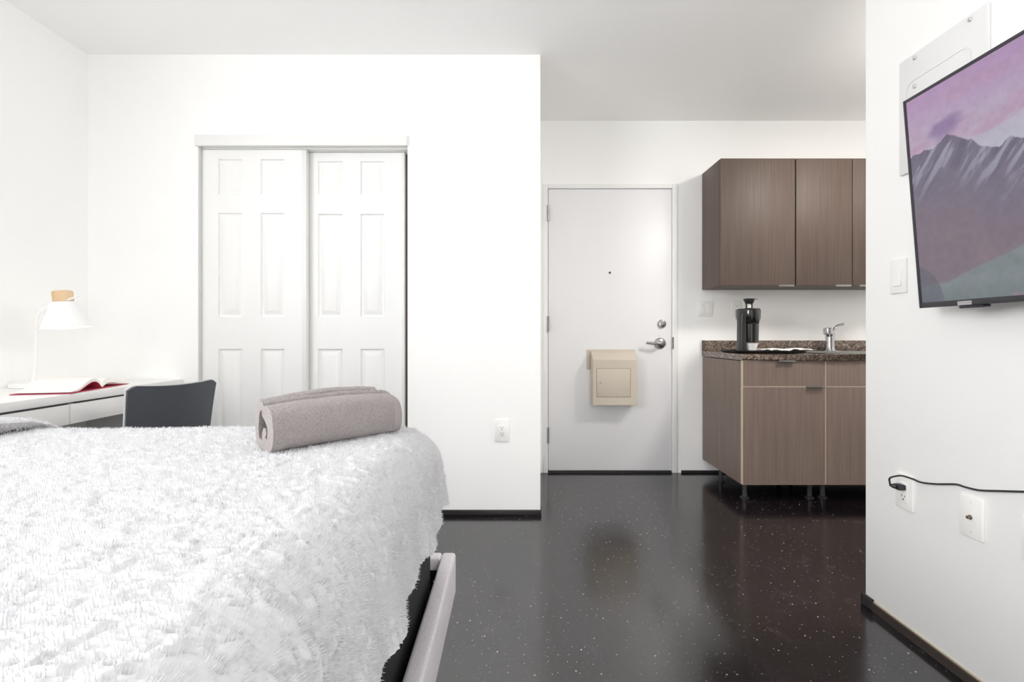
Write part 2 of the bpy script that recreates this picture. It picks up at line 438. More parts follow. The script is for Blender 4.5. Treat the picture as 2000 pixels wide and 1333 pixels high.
# lever handle
c = at(1289, 671, YE - .002); b = new()
lathe(b, [(.041, 0), (.041, -.006), (.036, -.012), (.018, -.016), (.013, -.02), (.013, -.045), (.001, -.046)], c, 32, 'Y')
ring_tube(b, spline([(c.x, c.y - .045, c.z), (c.x - .012, c.y - .054, c.z), (c.x - .04, c.y - .056, c.z), (c.x - .085, c.y - .052, c.z + .002), (c.x - .112, c.y - .046, c.z + .004)], 6), [.011] * 7 + [.010] * 12 + [.0085] * 6, 12)
obj('lever_handle', b, M['nickel'], door)
c = at(1292.5, 633, YE - .002); b = new()
lathe(b, [(.031, 0), (.031, -.006), (.026, -.014), (.02, -.016), (.0001, -.016)], c, 32, 'Y')
box(b, c.x - .005, c.x + .005, c.y - .03, c.y - .015, c.z - .014, c.z + .014, bev=.002)
obj('deadbolt', b, M['nickel'], door)
c = at(1191, 533, YE - .002); b = new(); lathe(b, [(.008, .001), (.008, -.003), (.0055, -.004), (.0001, -.0035)], c, 16, 'Y'); obj('peephole', b, M['gapdark'], door)
bx('strike_plate', (DX1 + .002, DX1 + .012, YE - .016, YE - .0125, cz(682, YE), cz(659, YE)), M['steel'], door)
# mail box on the door
YM = YE - .0025
mb = thing('mailbox', (cx(1197, YE), YM, cz(793, YE)), 'almond beige steel drop box with a locked hatch mounted on the white entry door', 'mailbox')
x0, x1 = cx(1153, YE), cx(1237.5, YE); yf = YE - .108; zb = cz(792.5, yf); zt = cz(687, YE); zs = cz(703.5, yf)
hx0, hx1, hz0, hz1 = cx(1166, yf), cx(1231, yf), cz(775.5, yf), cz(721, yf)
b = new()
prism(b, [(x0, YM - .001, zb), (x0, YM - .001, zt), (x0, YM - .03, zt - .004), (x0, yf, zs), (x0, yf, zb)], (x1 - x0, 0, 0))
bmesh.ops.bevel(b, geom=b.edges[:], offset=.003, segments=2, affect='EDGES')
obj('body', b, M['mailbox'], mb)
b = new()
box(b, cx(1145.5, YE), cx(1239.5, YE), YM - .004, YM, zt - .006, cz(683, YE), bev=.001)
box(b, cx(1145.5, YE), x0 - .001, YM - .004, YM, cz(722, YE), zt - .006, bev=.001)
box(b, x1 + .001, cx(1239.5, YE), YM - .004, YM, cz(712, YE), zt - .006, bev=.001)
for px, py in ((1148, 688), (1148, 718), (1238, 688)):
    lathe(b, [(.004, 0), (.003, -.002), (.0001, -.0025)], at(px, py, YM - .004), 10, 'Y')
obj('flange', b, M['mailbox'], mb)
b = new(); t = .0035
for (a0, a1, c0, c1) in ((hx0 - t, hx0, hz0 - t, hz1 + t), (hx1, hx1 + t, hz0 - t, hz1 + t), (hx0, hx1, hz0 - t, hz0), (hx0, hx1, hz1, hz1 + t)):
    box(b, a0, a1, yf - .0006, yf + .001, c0, c1)
obj('hatch_gap', b, mat('hatch_gap_shade', '#a0917c', .6), mb, label='narrow gap around the hatch')
b = new(); box(b, hx0, hx1, yf - .0025, yf + .001, hz0, hz1, bev=.001)
h = obj('hatch', b, M['mailbox'], mb)
b = new(); lathe(b, [(.0075, 0), (.0075, -.004), (.005, -.005), (.0001, -.005)], at(1172.5, 748, yf - .003), 16, 'Y'); obj('lock', b, M['lock'], h)

# ------------------------------------------------------------------ wall plates (u across, v up, n out of the wall)
def frame(origin, u, n):
    u = Vector(u); n = Vector(n); v = Vector((0, 0, 1)); m = Matrix.Identity(4)
    for i in range(3): m[i][0], m[i][1], m[i][2], m[i][3] = u[i], v[i], n[i], origin[i]
    return m
def plate_thing(name, origin, u, n, label, cat, kind, w=.07, h=.115, group=None):
    m4 = frame(origin, u, n); o = Vector(origin)
    t = thing(name, (o.x, o.y, o.z - h / 2), label, cat, group)
    obj('cover_plate', xbm(box(new(), -w / 2, w / 2, -h / 2, h / 2, 0, .007, bev=.0018), m4), M['plate'], t)
    if kind == 'outlet':
        obj('receptacle', xbm(box(new(), -.0165, .0165, -.0335, .0335, .005, .0085, bev=.0015), m4), M['plate'], t)
        b = new()
        for s in (.0165, -.0165):
            box(b, -.0075, -.0052, s - .001, s + .0065, .0083, .0088); box(b, .0052, .0075, s - .001, s + .0055, .0083, .0088)
            lathe(b, [(.0026, .0083), (.0026, .0088)], (0, s - .0085, 0), 12)
        obj('socket_slots', xbm(b, m4), M['slot'], t)
    if kind in ('switch', 'double'):
        for c in ((0,) if kind == 'switch' else (-.023, .023)):
            b = new(); box(b, c - .0185, c + .0185, -.0355, .0355, .0055, .0064); obj('switch_surround', xbm(b, m4), M['seam'], t)
            b = new(); prism(b, [(c - .0165, -.0335, .006), (c - .0165, .0335, .006), (c - .0165, .0335, .0075), (c - .0165, 0, .0085), (c - .0165, -.0335, .0118)], (.033, 0, 0))
            bmesh.ops.bevel(b, geom=b.edges[:], offset=.0008, segments=1, affect='EDGES')
            obj('rocker', xbm(b, m4), M['plate'], t)
    if kind == 'coax':
        b = new(); lathe(b, [(.0065, .006), (.0065, .009), (.0045, .009), (.0045, .0165), (.0001, .0165)], (0, 0, 0), 12); obj('connector', xbm(b, m4), M['brass'], t)
    if kind in ('coax', 'switch', 'blank'):
        for s in (-.042, .042):
            b = new(); lathe(b, [(.003, .0055), (.003, .0068), (.0001, .0072)], (0, s, 0), 10); obj('screw', xbm(b, m4), M['seam'] if kind == 'coax' else M['plate'], t)
    return t
plate_thing('power_outlet', at(980.5, 841.5, YC), (1, 0, 0), (0, -1, 0), 'white duplex power outlet on the closet wall, above the black base strip', 'outlet', 'outlet', .078, .122, 'white power outlets')
plate_thing('light_switch', at(1376.5, 603.5, YE), (1, 0, 0), (0, -1, 0), 'white double rocker light switch between the entry door and the upper cabinet', 'switch', 'double', .112, .112, 'white rocker light switches')
plate_thing('power_outlet', at(1438, 602, YE), (1, 0, 0), (0, -1, 0), 'white power outlet partly hidden by the coffee maker above the counter', 'outlet', 'outlet', .072, .112, 'white power outlets')
def tvw(px, py):    # point on the TV wall from its place in the photograph
    Y = XR * F / (px - CX); return Vector((XR, Y, EYE - (py - HY) * Y / F))
plate_thing('light_switch', tvw(1757, 540), (0, -1, 0), (-1, 0, 0), 'white single rocker light switch beneath the television bracket', 'switch', 'switch', group='white rocker light switches')
plug_at = tvw(1769, 961)
plate_thing('power_outlet', plug_at, (0, -1, 0), (-1, 0, 0), 'white power outlet with a black cord plugged into its upper socket', 'outlet', 'outlet', group='white power outlets')
plate_thing('cable_outlet', tvw(1900, 1011), (0, -1, 0), (-1, 0, 0), 'white coaxial cable plate with a small metal connector under the black cord', 'outlet', 'coax')
q = tvw(1998, 1050); plate_thing('wall_plate', (XR, q.y - .036, q.z), (0, -1, 0), (-1, 0, 0), 'white blank wall plate cut off by the photo edge below the black cord', 'wall plate', 'blank')
# power cord
t = thing('power_cable', (XR - .03, plug_at.y, plug_at.z), 'thin black power cord running along the wall from its plug', 'cord')
pz = plug_at.z + .0165
b = new(); box(b, XR - .034, XR - .0088, plug_at.y - .013, plug_at.y + .013, pz - .009, pz + .009, bev=.003)
ring_tube(b, [(XR - .033, plug_at.y, pz), (XR - .038, plug_at.y + .004, pz + .001), (XR - .043, plug_at.y + .013, pz + .003)], [.0075, .007, .0045], 10)
obj('plug', b, M['cable'], t)
def tvo(px, py, off):
    X = XR - off; Y = X * F / (px - CX); return Vector((X, Y, EYE - (py - HY) * Y / F))
e = Vector((XR - .0425, plug_at.y + .012, pz + .003))
cp = [e, tvo(1737, 937.5, .058), tvo(1739.5, 933.5, .06), tvo(1748, 931, .05), tvo(1762, 930, .035), tvo(1782, 936, .02), tvo(1800, 943, .012), tvo(1830, 946, .006), tvo(1866, 946.5, .005), tvo(1885, 952, .005), tvo(1912, 958, .005), tvo(1950, 959.5, .005), tvo(2000, 961, .005), tvo(2120, 965, .005), tvo(2400, 975, .005), (XR - .006, .62, .62), (XR - .012, .50, .35), (XR - .02, .44, .08), (XR - .04, .36, .006), (XR - .06, .1, .004), (XR - .05, -.5, .004)]
obj('cable', ring_tube(new(), spline(cp, 6), .0028, 8), M['cable'], t)

# ------------------------------------------------------------------ kitchen cabinets
YU, YL = 3.212, 2.91
KX = 1.386
UZ1, UZ0 = cz(309.5, YU), cz(558, YU)
def ux(p): return cx(p, YU)
def lx(p): return cx(p, YL)
def handle(parent, xc, w, y, z, drop):
    """bent tab pull over a door edge"""
    b = new(); s = -1 if drop else 1
    prism(b, [(xc - w / 2, y + .012, z + s * .002), (xc - w / 2, y - .02, z + s * .002), (xc - w / 2, y - .02, z - s * .009), (xc - w / 2, y - .017, z - s * .008), (xc - w / 2, y - .017, z - s * .0005), (xc - w / 2, y + .012, z - s * .0005)], (w, 0, 0))
    obj('handle', b, M['steel'], parent)
def carcass(parent, x0, x1, y0, y1, z0, z1, m, top=True):
    b = new(); t = .016
    box(b, x0, x0 + t, y0, y1, z0, z1, bev=.0008, mi=0); box(b, x1 - t, x1, y0, y1, z0, z1, mi=0)
    box(b, x0 + t, x1 - t, y0 + .001, y1, z0, z0 + t); box(b, x0 + t, x1 - t, y0 + .001, y1, z1 - t, z1); box(b, x0 + t, x1 - t, y1 - .006, y1, z0 + t, z1 - t)
    return obj('carcass', b, m, parent)
uy = YU + .02
upper = [('brown wood-grain wall cabinet with one door, its end panel facing the entry door', KX, ux(1554) - .0005, [(KX + .0015, ux(1552.8), ux(1533), 'r')]),
         ('brown wood-grain wall cabinet with paired doors above the sink', ux(1554) + .0005, ux(1554) + .77, [(ux(1555.2), ux(1664.3), ux(1644), 'r'), (ux(1665.7), ux(1554) + .7685, ux(1690), 'l')])]
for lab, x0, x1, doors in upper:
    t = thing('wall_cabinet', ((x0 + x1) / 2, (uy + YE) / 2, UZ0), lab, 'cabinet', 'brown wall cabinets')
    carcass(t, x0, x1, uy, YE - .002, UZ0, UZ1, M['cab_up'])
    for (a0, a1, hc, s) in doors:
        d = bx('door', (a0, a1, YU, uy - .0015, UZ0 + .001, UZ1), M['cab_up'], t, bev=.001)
        handle(d, hc, .1, YU, UZ0 + .001, False)
# base cabinets
def front(name, x0, x1, y0, y1, z0, z1, parent):
    """laminate front whose four edges carry a pale band"""
    b = new(); box(b, x0, x1, y0, y1, z0, z1)
    bmesh.ops.bevel(b, geom=b.edges[:], offset=.0016, segments=1, affect='EDGES')
    b.normal_update()
    for f in b.faces: f.material_index = 0 if f.normal.y < -.9 else 1
    return obj(name, b, [M['cab_lo'], M['cab_edge']], parent)
LZ0, LZ1, SPL = cz(948, YL), cz(704.5, YL), cz(755.5, YL)
ly = YL + .02
base = [('brown base cabinet with a drawer over one door, its end panel facing the entry door', KX, lx(1612), 'brown', True),
        ('brown sink base cabinet under the faucet, beside the drawer cabinet', lx(1612) + .001, lx(1612) + .78, 'brown', False)]
for lab, x0, x1, _, drawer in base:
    t = thing('base_cabinet', ((x0 + x1) / 2, (ly + YE) / 2, 0), lab, 'cabinet', 'brown base cabinets')
    b = new(); tt = .016
    for (a0, a1) in ((x0, x0 + tt), (x1 - tt, x1)):
        box(b, a0, a1, ly, YE - .012, LZ0, .848)
    box(b, x0 + tt, x1 - tt, ly + .001, YE - .012, LZ0, LZ0 + tt); box(b, x0 + tt, x1 - tt, YE - .018, YE - .012, LZ0 + tt, .848)
    for z in (SPL, .84): box(b, x0 + tt, x1 - tt, ly + .001, ly + .06, z - .008, z + .008)
    obj('carcass', b, M['cab_lo'], t)
    b = new()
    for (a0, a1) in ((x0, x0 + tt), (x1 - tt, x1)): box(b, a0 + .0002, a1 - .0002, ly - .0012, ly + .0002, LZ0, LZ1)
    box(b, x0 + tt, x1 - tt, ly - .0012, ly + .0008, SPL - .008, SPL + .008)
    obj('edge_band', b, M['cab_edge'], t, label='pale edge band of the brown base cabinet')
    g = .0014
    if drawer:
        d = front('drawer', x0 + .002, x1 - .0012, YL, ly - .002, SPL + g / 2, LZ1, t)
        handle(d, lx(1534), .1, YL, LZ1 - .006, True)
        d = front('door', x0 + .002, x1 - .0012, YL, ly - .002, LZ0, SPL - g / 2, t)
        handle(d, lx(1591), .1, YL, SPL - g / 2, True)
    else:
        front('false_front', x0 + .0012, x1 - .002, YL, ly - .002, SPL + g / 2, LZ1, t)
        m_ = x0 + .39
        for k, (a0, a1) in enumerate(((x0 + .0012, m_ - .001), (m_ + .001, x1 - .002))):
            d = front('door', a0, a1, YL, ly - .002, LZ0, SPL - g / 2, t)
            handle(d, (a1 - .06) if k == 0 else (a0 + .06), .1, YL, SPL - g / 2, True)
    for a in ((x0 + .05 if drawer else x0 + .03), x1 - .05):
        for y in (YL + .075, YE - .2):
            b = new(); lathe(b, [(.0001, 0.001), (.027, 0.001), (.027, .006), (.015, .012), (.0135, .05), (.0135, LZ0 - .012), (.024, LZ0 - .008), (.024, LZ0)], (a, y, 0), 16)
            obj('leg', b, M['leg_plastic'], t)
# countertop with backsplash and sink cut-out
CT0, CT1, CTF = .853, .89, 2.902
sx0, sx1, sy0, sy1 = 1.96, 2.48, 2.99, 3.36
kend = lx(1612) + .78
t = thing('countertop', ((KX + kend) / 2, 3.2, CT0), 'speckled brown granite countertop with a low backsplash over the base cabinets', 'countertop')
b = new()
for (a0, a1, c0, c1) in ((KX - .002, sx0, CTF, YE - .002), (sx1, kend, CTF, YE - .002), (sx0, sx1, CTF, sy0), (sx0, sx1, sy1, YE - .002)):
    box(b, a0, a1, c0, c1, CT0, CT1)
bmesh.ops.remove_doubles(b, verts=b.verts[:], dist=1e-5)
es = [e for e in b.edges if all(abs(v.co.y - CTF) < 1e-5 for v in e.verts) and abs(e.verts[0].co.z - e.verts[1].co.z) < 1e-5]
bmesh.ops.bevel(b, geom=es, offset=.008, segments=3, affect='EDGES')
obj('worktop', b, M['granite'], t)
b = new(); box(b, KX + .012, kend, YE - .022, YE - .003, CT1, cz(665.5, YE - .02), bev=.003); obj('backsplash', b, M['granite'], t)
b = new(); box(b, KX - .002, KX + .0115, YE - .024, YE - .003, CT1 + .0005, cz(665, YE - .02)); obj('end_cap', b, M['cab_up'], t)
# sink
t = thing('sink', ((sx0 + sx1) / 2, (sy0 + sy1) / 2, .72), 'stainless drop-in sink set into the brown counter beside the faucet', 'sink')
b = new()
for (a0, a1, c0, c1) in ((sx0 - .02, sx1 + .02, sy0 - .02, sy0 + .004), (sx0 - .02, sx1 + .02, sy1 - .004, sy1 + .02), (sx0 - .02, sx0 + .004, sy0 + .004, sy1 - .004), (sx1 - .004, sx1 + .02, sy0 + .004, sy1 - .004)):
    box(b, a0, a1, c0, c1, CT1 + .0005, CT1 + .004, bev=.001)
obj('rim', b, M['sink'], t)
b = new(); i = .006
for (a0, a1, c0, c1, z0, z1) in ((sx0 + i, sx1 - i, sy0 + i, sy1 - i, .72, .723), (sx0 + .003, sx0 + i, sy0 + i, sy1 - i, .72, CT1), (sx1 - i, sx1 - .003, sy0 + i, sy1 - i, .72, CT1), (sx0 + .003, sx1 - .003, sy0 + .003, sy0 + i, .72, CT1), (sx0 + .003, sx1 - .003, sy1 - i, sy1 - .003, .72, CT1)):
    box(b, a0, a1, c0, c1, z0, z1)
obj('basin', b, M['sink'], t)
# faucet
yfc = 3.43
fc = at(1621, 0, yfc); fz = CT1
fs = yfc / F
t = thing('faucet', (fc.x, yfc, CT1), 'chrome single-lever faucet standing at the back of the brown counter', 'faucet')
b = new(); box(b, fc.x - .055, fc.x + .055, yfc - .026, yfc + .026, CT1 + .0005, CT1 + .006, bev=.0025); obj('base_plate', b, M['chrome'], t)
b = new(); lathe(b, [(.036, .006), (.031, .02), (.029, .06), (.029, .12), (.027, .138), (.0001, .146)], (fc.x, yfc, CT1), 28); obj('body', b, M['chrome'], t)
hy_ = 3.335; hx_ = (1617.5 - CX) * hy_ / F; hz_ = EYE + 8 * hy_ / F
b = new()
ring_tube(b, spline([(fc.x, yfc - .004, CT1 + .112), (fc.x - .03, yfc - .03, CT1 + .136), (hx_ + .026, hy_ + .032, hz_ + .004), (hx_ + .004, hy_ + .004, hz_ + .002)], 6), [.022] * 10 + [.020] * 9, 16)
obj('spout', b, M['chrome'], t)
b = new(); lathe(b, [(.0001, -.024), (.025, -.024), (.0285, -.020), (.030, .012), (.029, .018), (.022, .022), (.0001, .023)], (hx_, hy_, hz_), 24)
obj('spray_head', b, M['chrome'], t)
ls = yfc / F
hd = [(fc.x + .012, yfc, CT1 + .118), (fc.x + 5 * ls, yfc, EYE + 5 * ls), (fc.x + 9 * ls, yfc, EYE + 12 * ls), (fc.x + 15 * ls, yfc, EYE + 18 * ls), (fc.x + 27 * ls, yfc, EYE + 21.5 * ls)]
b = new(); ring_tube(b, spline(hd, 6), [.012 - .005 * k / 24 for k in range(25)], 12); obj('lever', b, M['chrome'], t)

# ------------------------------------------------------------------ coffee maker, tray, cup, napkins
YK = 3.14
k = YK / F
def kx(p): return (p - CX) * k
def kz(p): return EYE - (p - HY) * k
TZ = CT1 + .001
# tray
b = new(); ta, tb, tc0, tc1 = kx(1421), kx(1552), YK - .15, YK + .12
def roundrect(x0, x1, y0, y1, r, n=6):
    out = []
    for (px_, py_, a0) in ((x1 - r, y1 - r, 0), (x0 + r, y1 - r, PI / 2), (x0 + r, y0 + r, PI), (x1 - r, y0 + r, 1.5 * PI)):
        for i in range(n + 1):
            a = a0 + PI / 2 * i / n; out.append((px_ + r * math.cos(a), py_ + r * math.sin(a)))
    return out
def lofted(b, loops):
    rows = [[b.verts.new(p) for p in l] for l in loops]; n = len(rows[0])
    for r0, r1 in zip(rows, rows[1:]):
        for i in range(n): b.faces.new((r0[i], r0[(i + 1) % n], r1[(i + 1) % n], r1[i]))
    b.faces.new(rows[0][::-1]); b.faces.new(rows[-1])
    return b
def rr(g, z): return [(x, y, z) for x, y in roundrect(ta - g, tb + g, tc0 - g, tc1 + g, .05 + g)]
lofted(b, [rr(-.012, TZ), rr(0, TZ + .003), rr(.012, TZ + .016), rr(.009, TZ + .017), rr(-.002, TZ + .006), rr(-.02, TZ + .005)])
tray = obj('serving_tray', b, M['tray'], label='low black serving tray with rounded corners under the coffee maker', cat='tray')
TT = TZ + .0062
t = thing('coffee_maker', (kx(1461), YK, TT), 'black single-serve coffee maker with a funnel on top, standing on a black tray', 'coffee maker')
bw0, bw1 = kx(1439.5), kx(1482.5)
b = new()
def ell(xc, yc, rx, ry, z, n=36): return [(xc + rx * math.cos(2 * PI * i / n), yc + ry * math.sin(2 * PI * i / n), z) for i in range(n)]
xc = (bw0 + bw1) / 2; rx = (bw1 - bw0) / 2
zh0, zh1 = kz(633), kz(604)
lofted(b, [ell(xc + .004, YK - .005, rx * .78, .072, zh0), ell(xc, YK - .003, rx * .86, .082, kz(629)), ell(xc, YK, rx * .98, .09, kz(621)), ell(xc, YK, rx, .092, kz(608)), ell(xc, YK, rx * .98, .09, kz(605.5)), ell(xc, YK, rx * .9, .083, zh1)])
obj('head', b, M['black_gloss'], t)
b = new(); cx0, cx1 = kx(1438.5), kx(1449)
lofted(b, [[(x, y, z) for x, y in roundrect(cx0 - g, cx1 + .006, YK - .06, YK + .004, .014)] for z, g in ((TT, .003), (kz(650), .001), (kz(628), 0), (kz(615), -.003))])
obj('column', b, M['black_satin'], t)
b = new(); lofted(b, [ell(xc + .004, YK - .01, rx * .94, .1, TT), ell(xc + .004, YK - .01, rx * .94, .1, TT + .006), ell(xc + .004, YK - .01, rx * .9, .096, TT + .01)])
obj('foot', b, M['black_satin'], t)
mx = kx(1463.2); mr = (kx(1478) - kx(1448.5)) / 2
b = new(); lathe(b, [(mr * .93, kz(669)), (mr * .97, kz(655)), (mr, kz(636)), (mr, zh0 + .001)], (mx, YK - .02, 0), 32); obj('brew_chamber', b, M['black_gloss'], t)
# funnel on top
fxc = kx(1463)
b = new(); r1, r0 = (kx(1473.3) - kx(1452.5)) / 2, (kx(1470) - kx(1456.5)) / 2
lathe(b, [(r0 * .9, kz(594)), (r0, kz(593.5)), (r1 * .95, kz(587)), (r1, kz(584)), (r1 * .92, kz(584)), (r0 * .85, kz(592)), (.0001, kz(592.5))], (fxc, YK, 0), 28)
box(b, fxc + r1 * .8, fxc + r1 + .02, YK - .008, YK + .008, kz(585), kz(584.2), bev=.001)
f = obj('funnel', b, M['black_satin'], t)
for s in (-1, 1):
    b = new(); ring_tube(b, [(fxc + s * r0 * .82, YK, kz(594)), (fxc + s * r0 * .82, YK, kz(603.6))], .0045, 8); obj('funnel_post', b, M['black_satin'], f)
b = new(); lathe(b, [(r0 * .62, kz(594)), (r0 * .62, kz(602))], (fxc, YK + .004, 0), 16); obj('funnel_tube', b, M['cup'], f, label='white tube of the funnel')
b = new(); lathe(b, [(r0 * 1.05, zh1), (r0, kz(602))], (fxc, YK, 0), 20); obj('funnel_collar', b, M['black_satin'], f)
# cup
cyl = YK - .025; cz0 = TT + .011
b = new(); ct = kz(670.5); cr1, cr0 = (kx(1477) - kx(1450.5)) / 2, (kx(1474.5) - kx(1453.5)) / 2 * .9
prof = [(cr0, cz0), (cr1, ct), (cr1 - .003, ct), (cr0 - .003, cz0 + .004), (.0001, cz0 + .004)]
lathe(b, prof, (mx - .001, cyl, 0), 8)
obj('coffee_cup', b, M['cup'], label='small white faceted cup beneath the spout of the coffee maker', cat='cup', smooth=None)
# crinkled napkins
n = 46; mt = 22; b = new(); rows = []
xa, xb = kx(1487), kx(1572); ya, yb = YK - .12, YK + .1
rs = np.random.RandomState(3)
grid = [[0] * (mt + 1) for _ in range(n + 1)]
for s in range(2):
    for i in range(n + 1):
        for j in range(mt + 1):
            u, v = i / n, j / mt
            edge = .006 * math.sin(9 * u * PI + 1.3 * s) * (1 if v in (0, 1) else 0)
            z = TT + .012 + .0045 * math.sin(u * 14 + v * 5) * math.sin(v * 9 + u * 4) + .004 * u
            if s == 0: grid[i][j] = [None, None]
            grid[i][j][s] = b.verts.new((xa + (xb - xa) * u, ya + (yb - ya) * v + edge, z + (.0035 if s else 0)))
for i in range(n):
    for j in range(mt):
        for s in range(2): b.faces.new((grid[i][j][s], grid[i + 1][j][s], grid[i + 1][j + 1][s], grid[i][j + 1][s]))
for i in range(n):
    for j in (0, mt): b.faces.new((grid[i][j][0], grid[i + 1][j][0], grid[i + 1][j][1], grid[i][j][1]))
for j in range(mt):
    for i in (0, n): b.faces.new((grid[i][j][0], grid[i][j + 1][0], grid[i][j + 1][1], grid[i][j][1]))
obj('paper_napkin', b, M['napkin'], label='crinkled white paper napkin lying on the black tray', cat='napkin', smooth=60)

# ------------------------------------------------------------------ television on its bracket
br = thing('wall_bracket', (XR, 1.48, 1.54), 'white steel wall bracket plate behind the television', 'bracket')
pa, pb = tvw(1762, 0).y, tvw(1937, 0).y
pz0, pz1 = 1.005 + 310 * pa / F, 1.005 + 530 * pa / F
b = new(); box(b, XR - .012, XR, pb, pa, pz0, pz1, bev=.004); obj('back_plate', b, M['bracket'], br)
b = new()
rl = [(XR - .0135, y, z) for y, z in roundrect(pb + .045, pa - .03, pz0 + .05, pz1 - .085, .03)]
rl2 = [(XR - .0135, y, z) for y, z in roundrect(pb + .049, pa - .034, pz0 + .054, pz1 - .089, .028)]
v1 = [b.verts.new(p) for p in rl]; v2 = [b.verts.new(p) for p in rl2]
v3 = [b.verts.new((p[0] + .0012, p[1], p[2])) for p in rl]; v4 = [b.verts.new((p[0] + .0012, p[1], p[2])) for p in rl2]
nn = len(v1)
for i in range(nn):
    j = (i + 1) % nn
    b.faces.new((v1[i], v1[j], v2[j], v2[i])); b.faces.new((v1[i], v1[j], v3[j], v3[i])); b.faces.new((v2[i], v2[j], v4[j], v4[i]))
obj('embossed_rim', b, M['bracket'], br)
for px, py in ((1787, 113), (1895, 38), (1787, 169)):
    q = tvo(px, py, .012); b = new(); lathe(b, [(.0065, 0), (.0065, -.003), (.004, -.005), (.0001, -.005)], q, 12, 'X'); obj('bolt', b, M['bolt'], br)

YT = 1.45
TH = .619; TL = 1.10
bot = Vector(((1797 - CX) * YT / F, YT, EYE + (655 - 602.5) * YT / F)); top = Vector(((1764.5 - CX) * YT / F, YT, EYE + (655 - 199) * YT / F))
upv = (top - bot); TH = upv.length; upv.normalize()
outv = Vector((-upv.z, 0, upv.x)).normalized()     # towards the room
if outv.x > 0: outv = -outv
m4 = Matrix.Identity(4)
for i in range(3): m4[i][0], m4[i][1], m4[i][2], m4[i][3] = (0, -1, 0)[i], upv[i], outv[i], bot[i]
# local: x = along the screen from its far end, y = up, z = out of the screen (front glass at z=0)
tv = thing('television', tuple(bot + Vector((.03, -TL / 2, 0))), 'flat screen television showing purple mountains, tilted down on the wall bracket', 'television')
b = new(); box(b, 0.0, TL, 0.0, TH, -.03, -.0015, bev=.004); box(b, .2, TL - .2, .08, TH - .18, -.055, -.03, bev=.01)
obj('casing', xbm(b, m4), M['tvframe'], tv)
bz = .009
b = new()
for (a0, a1, c0, c1) in ((0, bz, 0, TH), (TL - bz, TL, 0, TH), (bz, TL - bz, 0, .016), (bz, TL - bz, TH - bz, TH)):
    box(b, a0, a1, c0, c1, -.0015, .0025, bev=.0012)
obj('bezel', xbm(b, m4), M['tvframe'], tv)
b = new(); xl = YT - bot.x * F / 872; xr_ = YT - bot.x * F / 920
box(b, xl, xr_, -.008, -.0002, -.022, .001, bev=.003); lip = obj('lower_tab', xbm(b, m4), M['tvframe'], tv)
b = new(); box(b, xl + .001, xl + .042, .001, .012, .0026, .0034); obj('badge', xbm(b, m4), M['tvlogo'], tv, label='silver badge on the lower bezel')
# mount arm between the casing and the plate
b = new(); zc = 1.5
box(b, XR - .06, XR - .0125, pb - .25, pb - .15, zc - .1, zc - .02, bev=.004); obj('arm', b, M['rubber'], br)
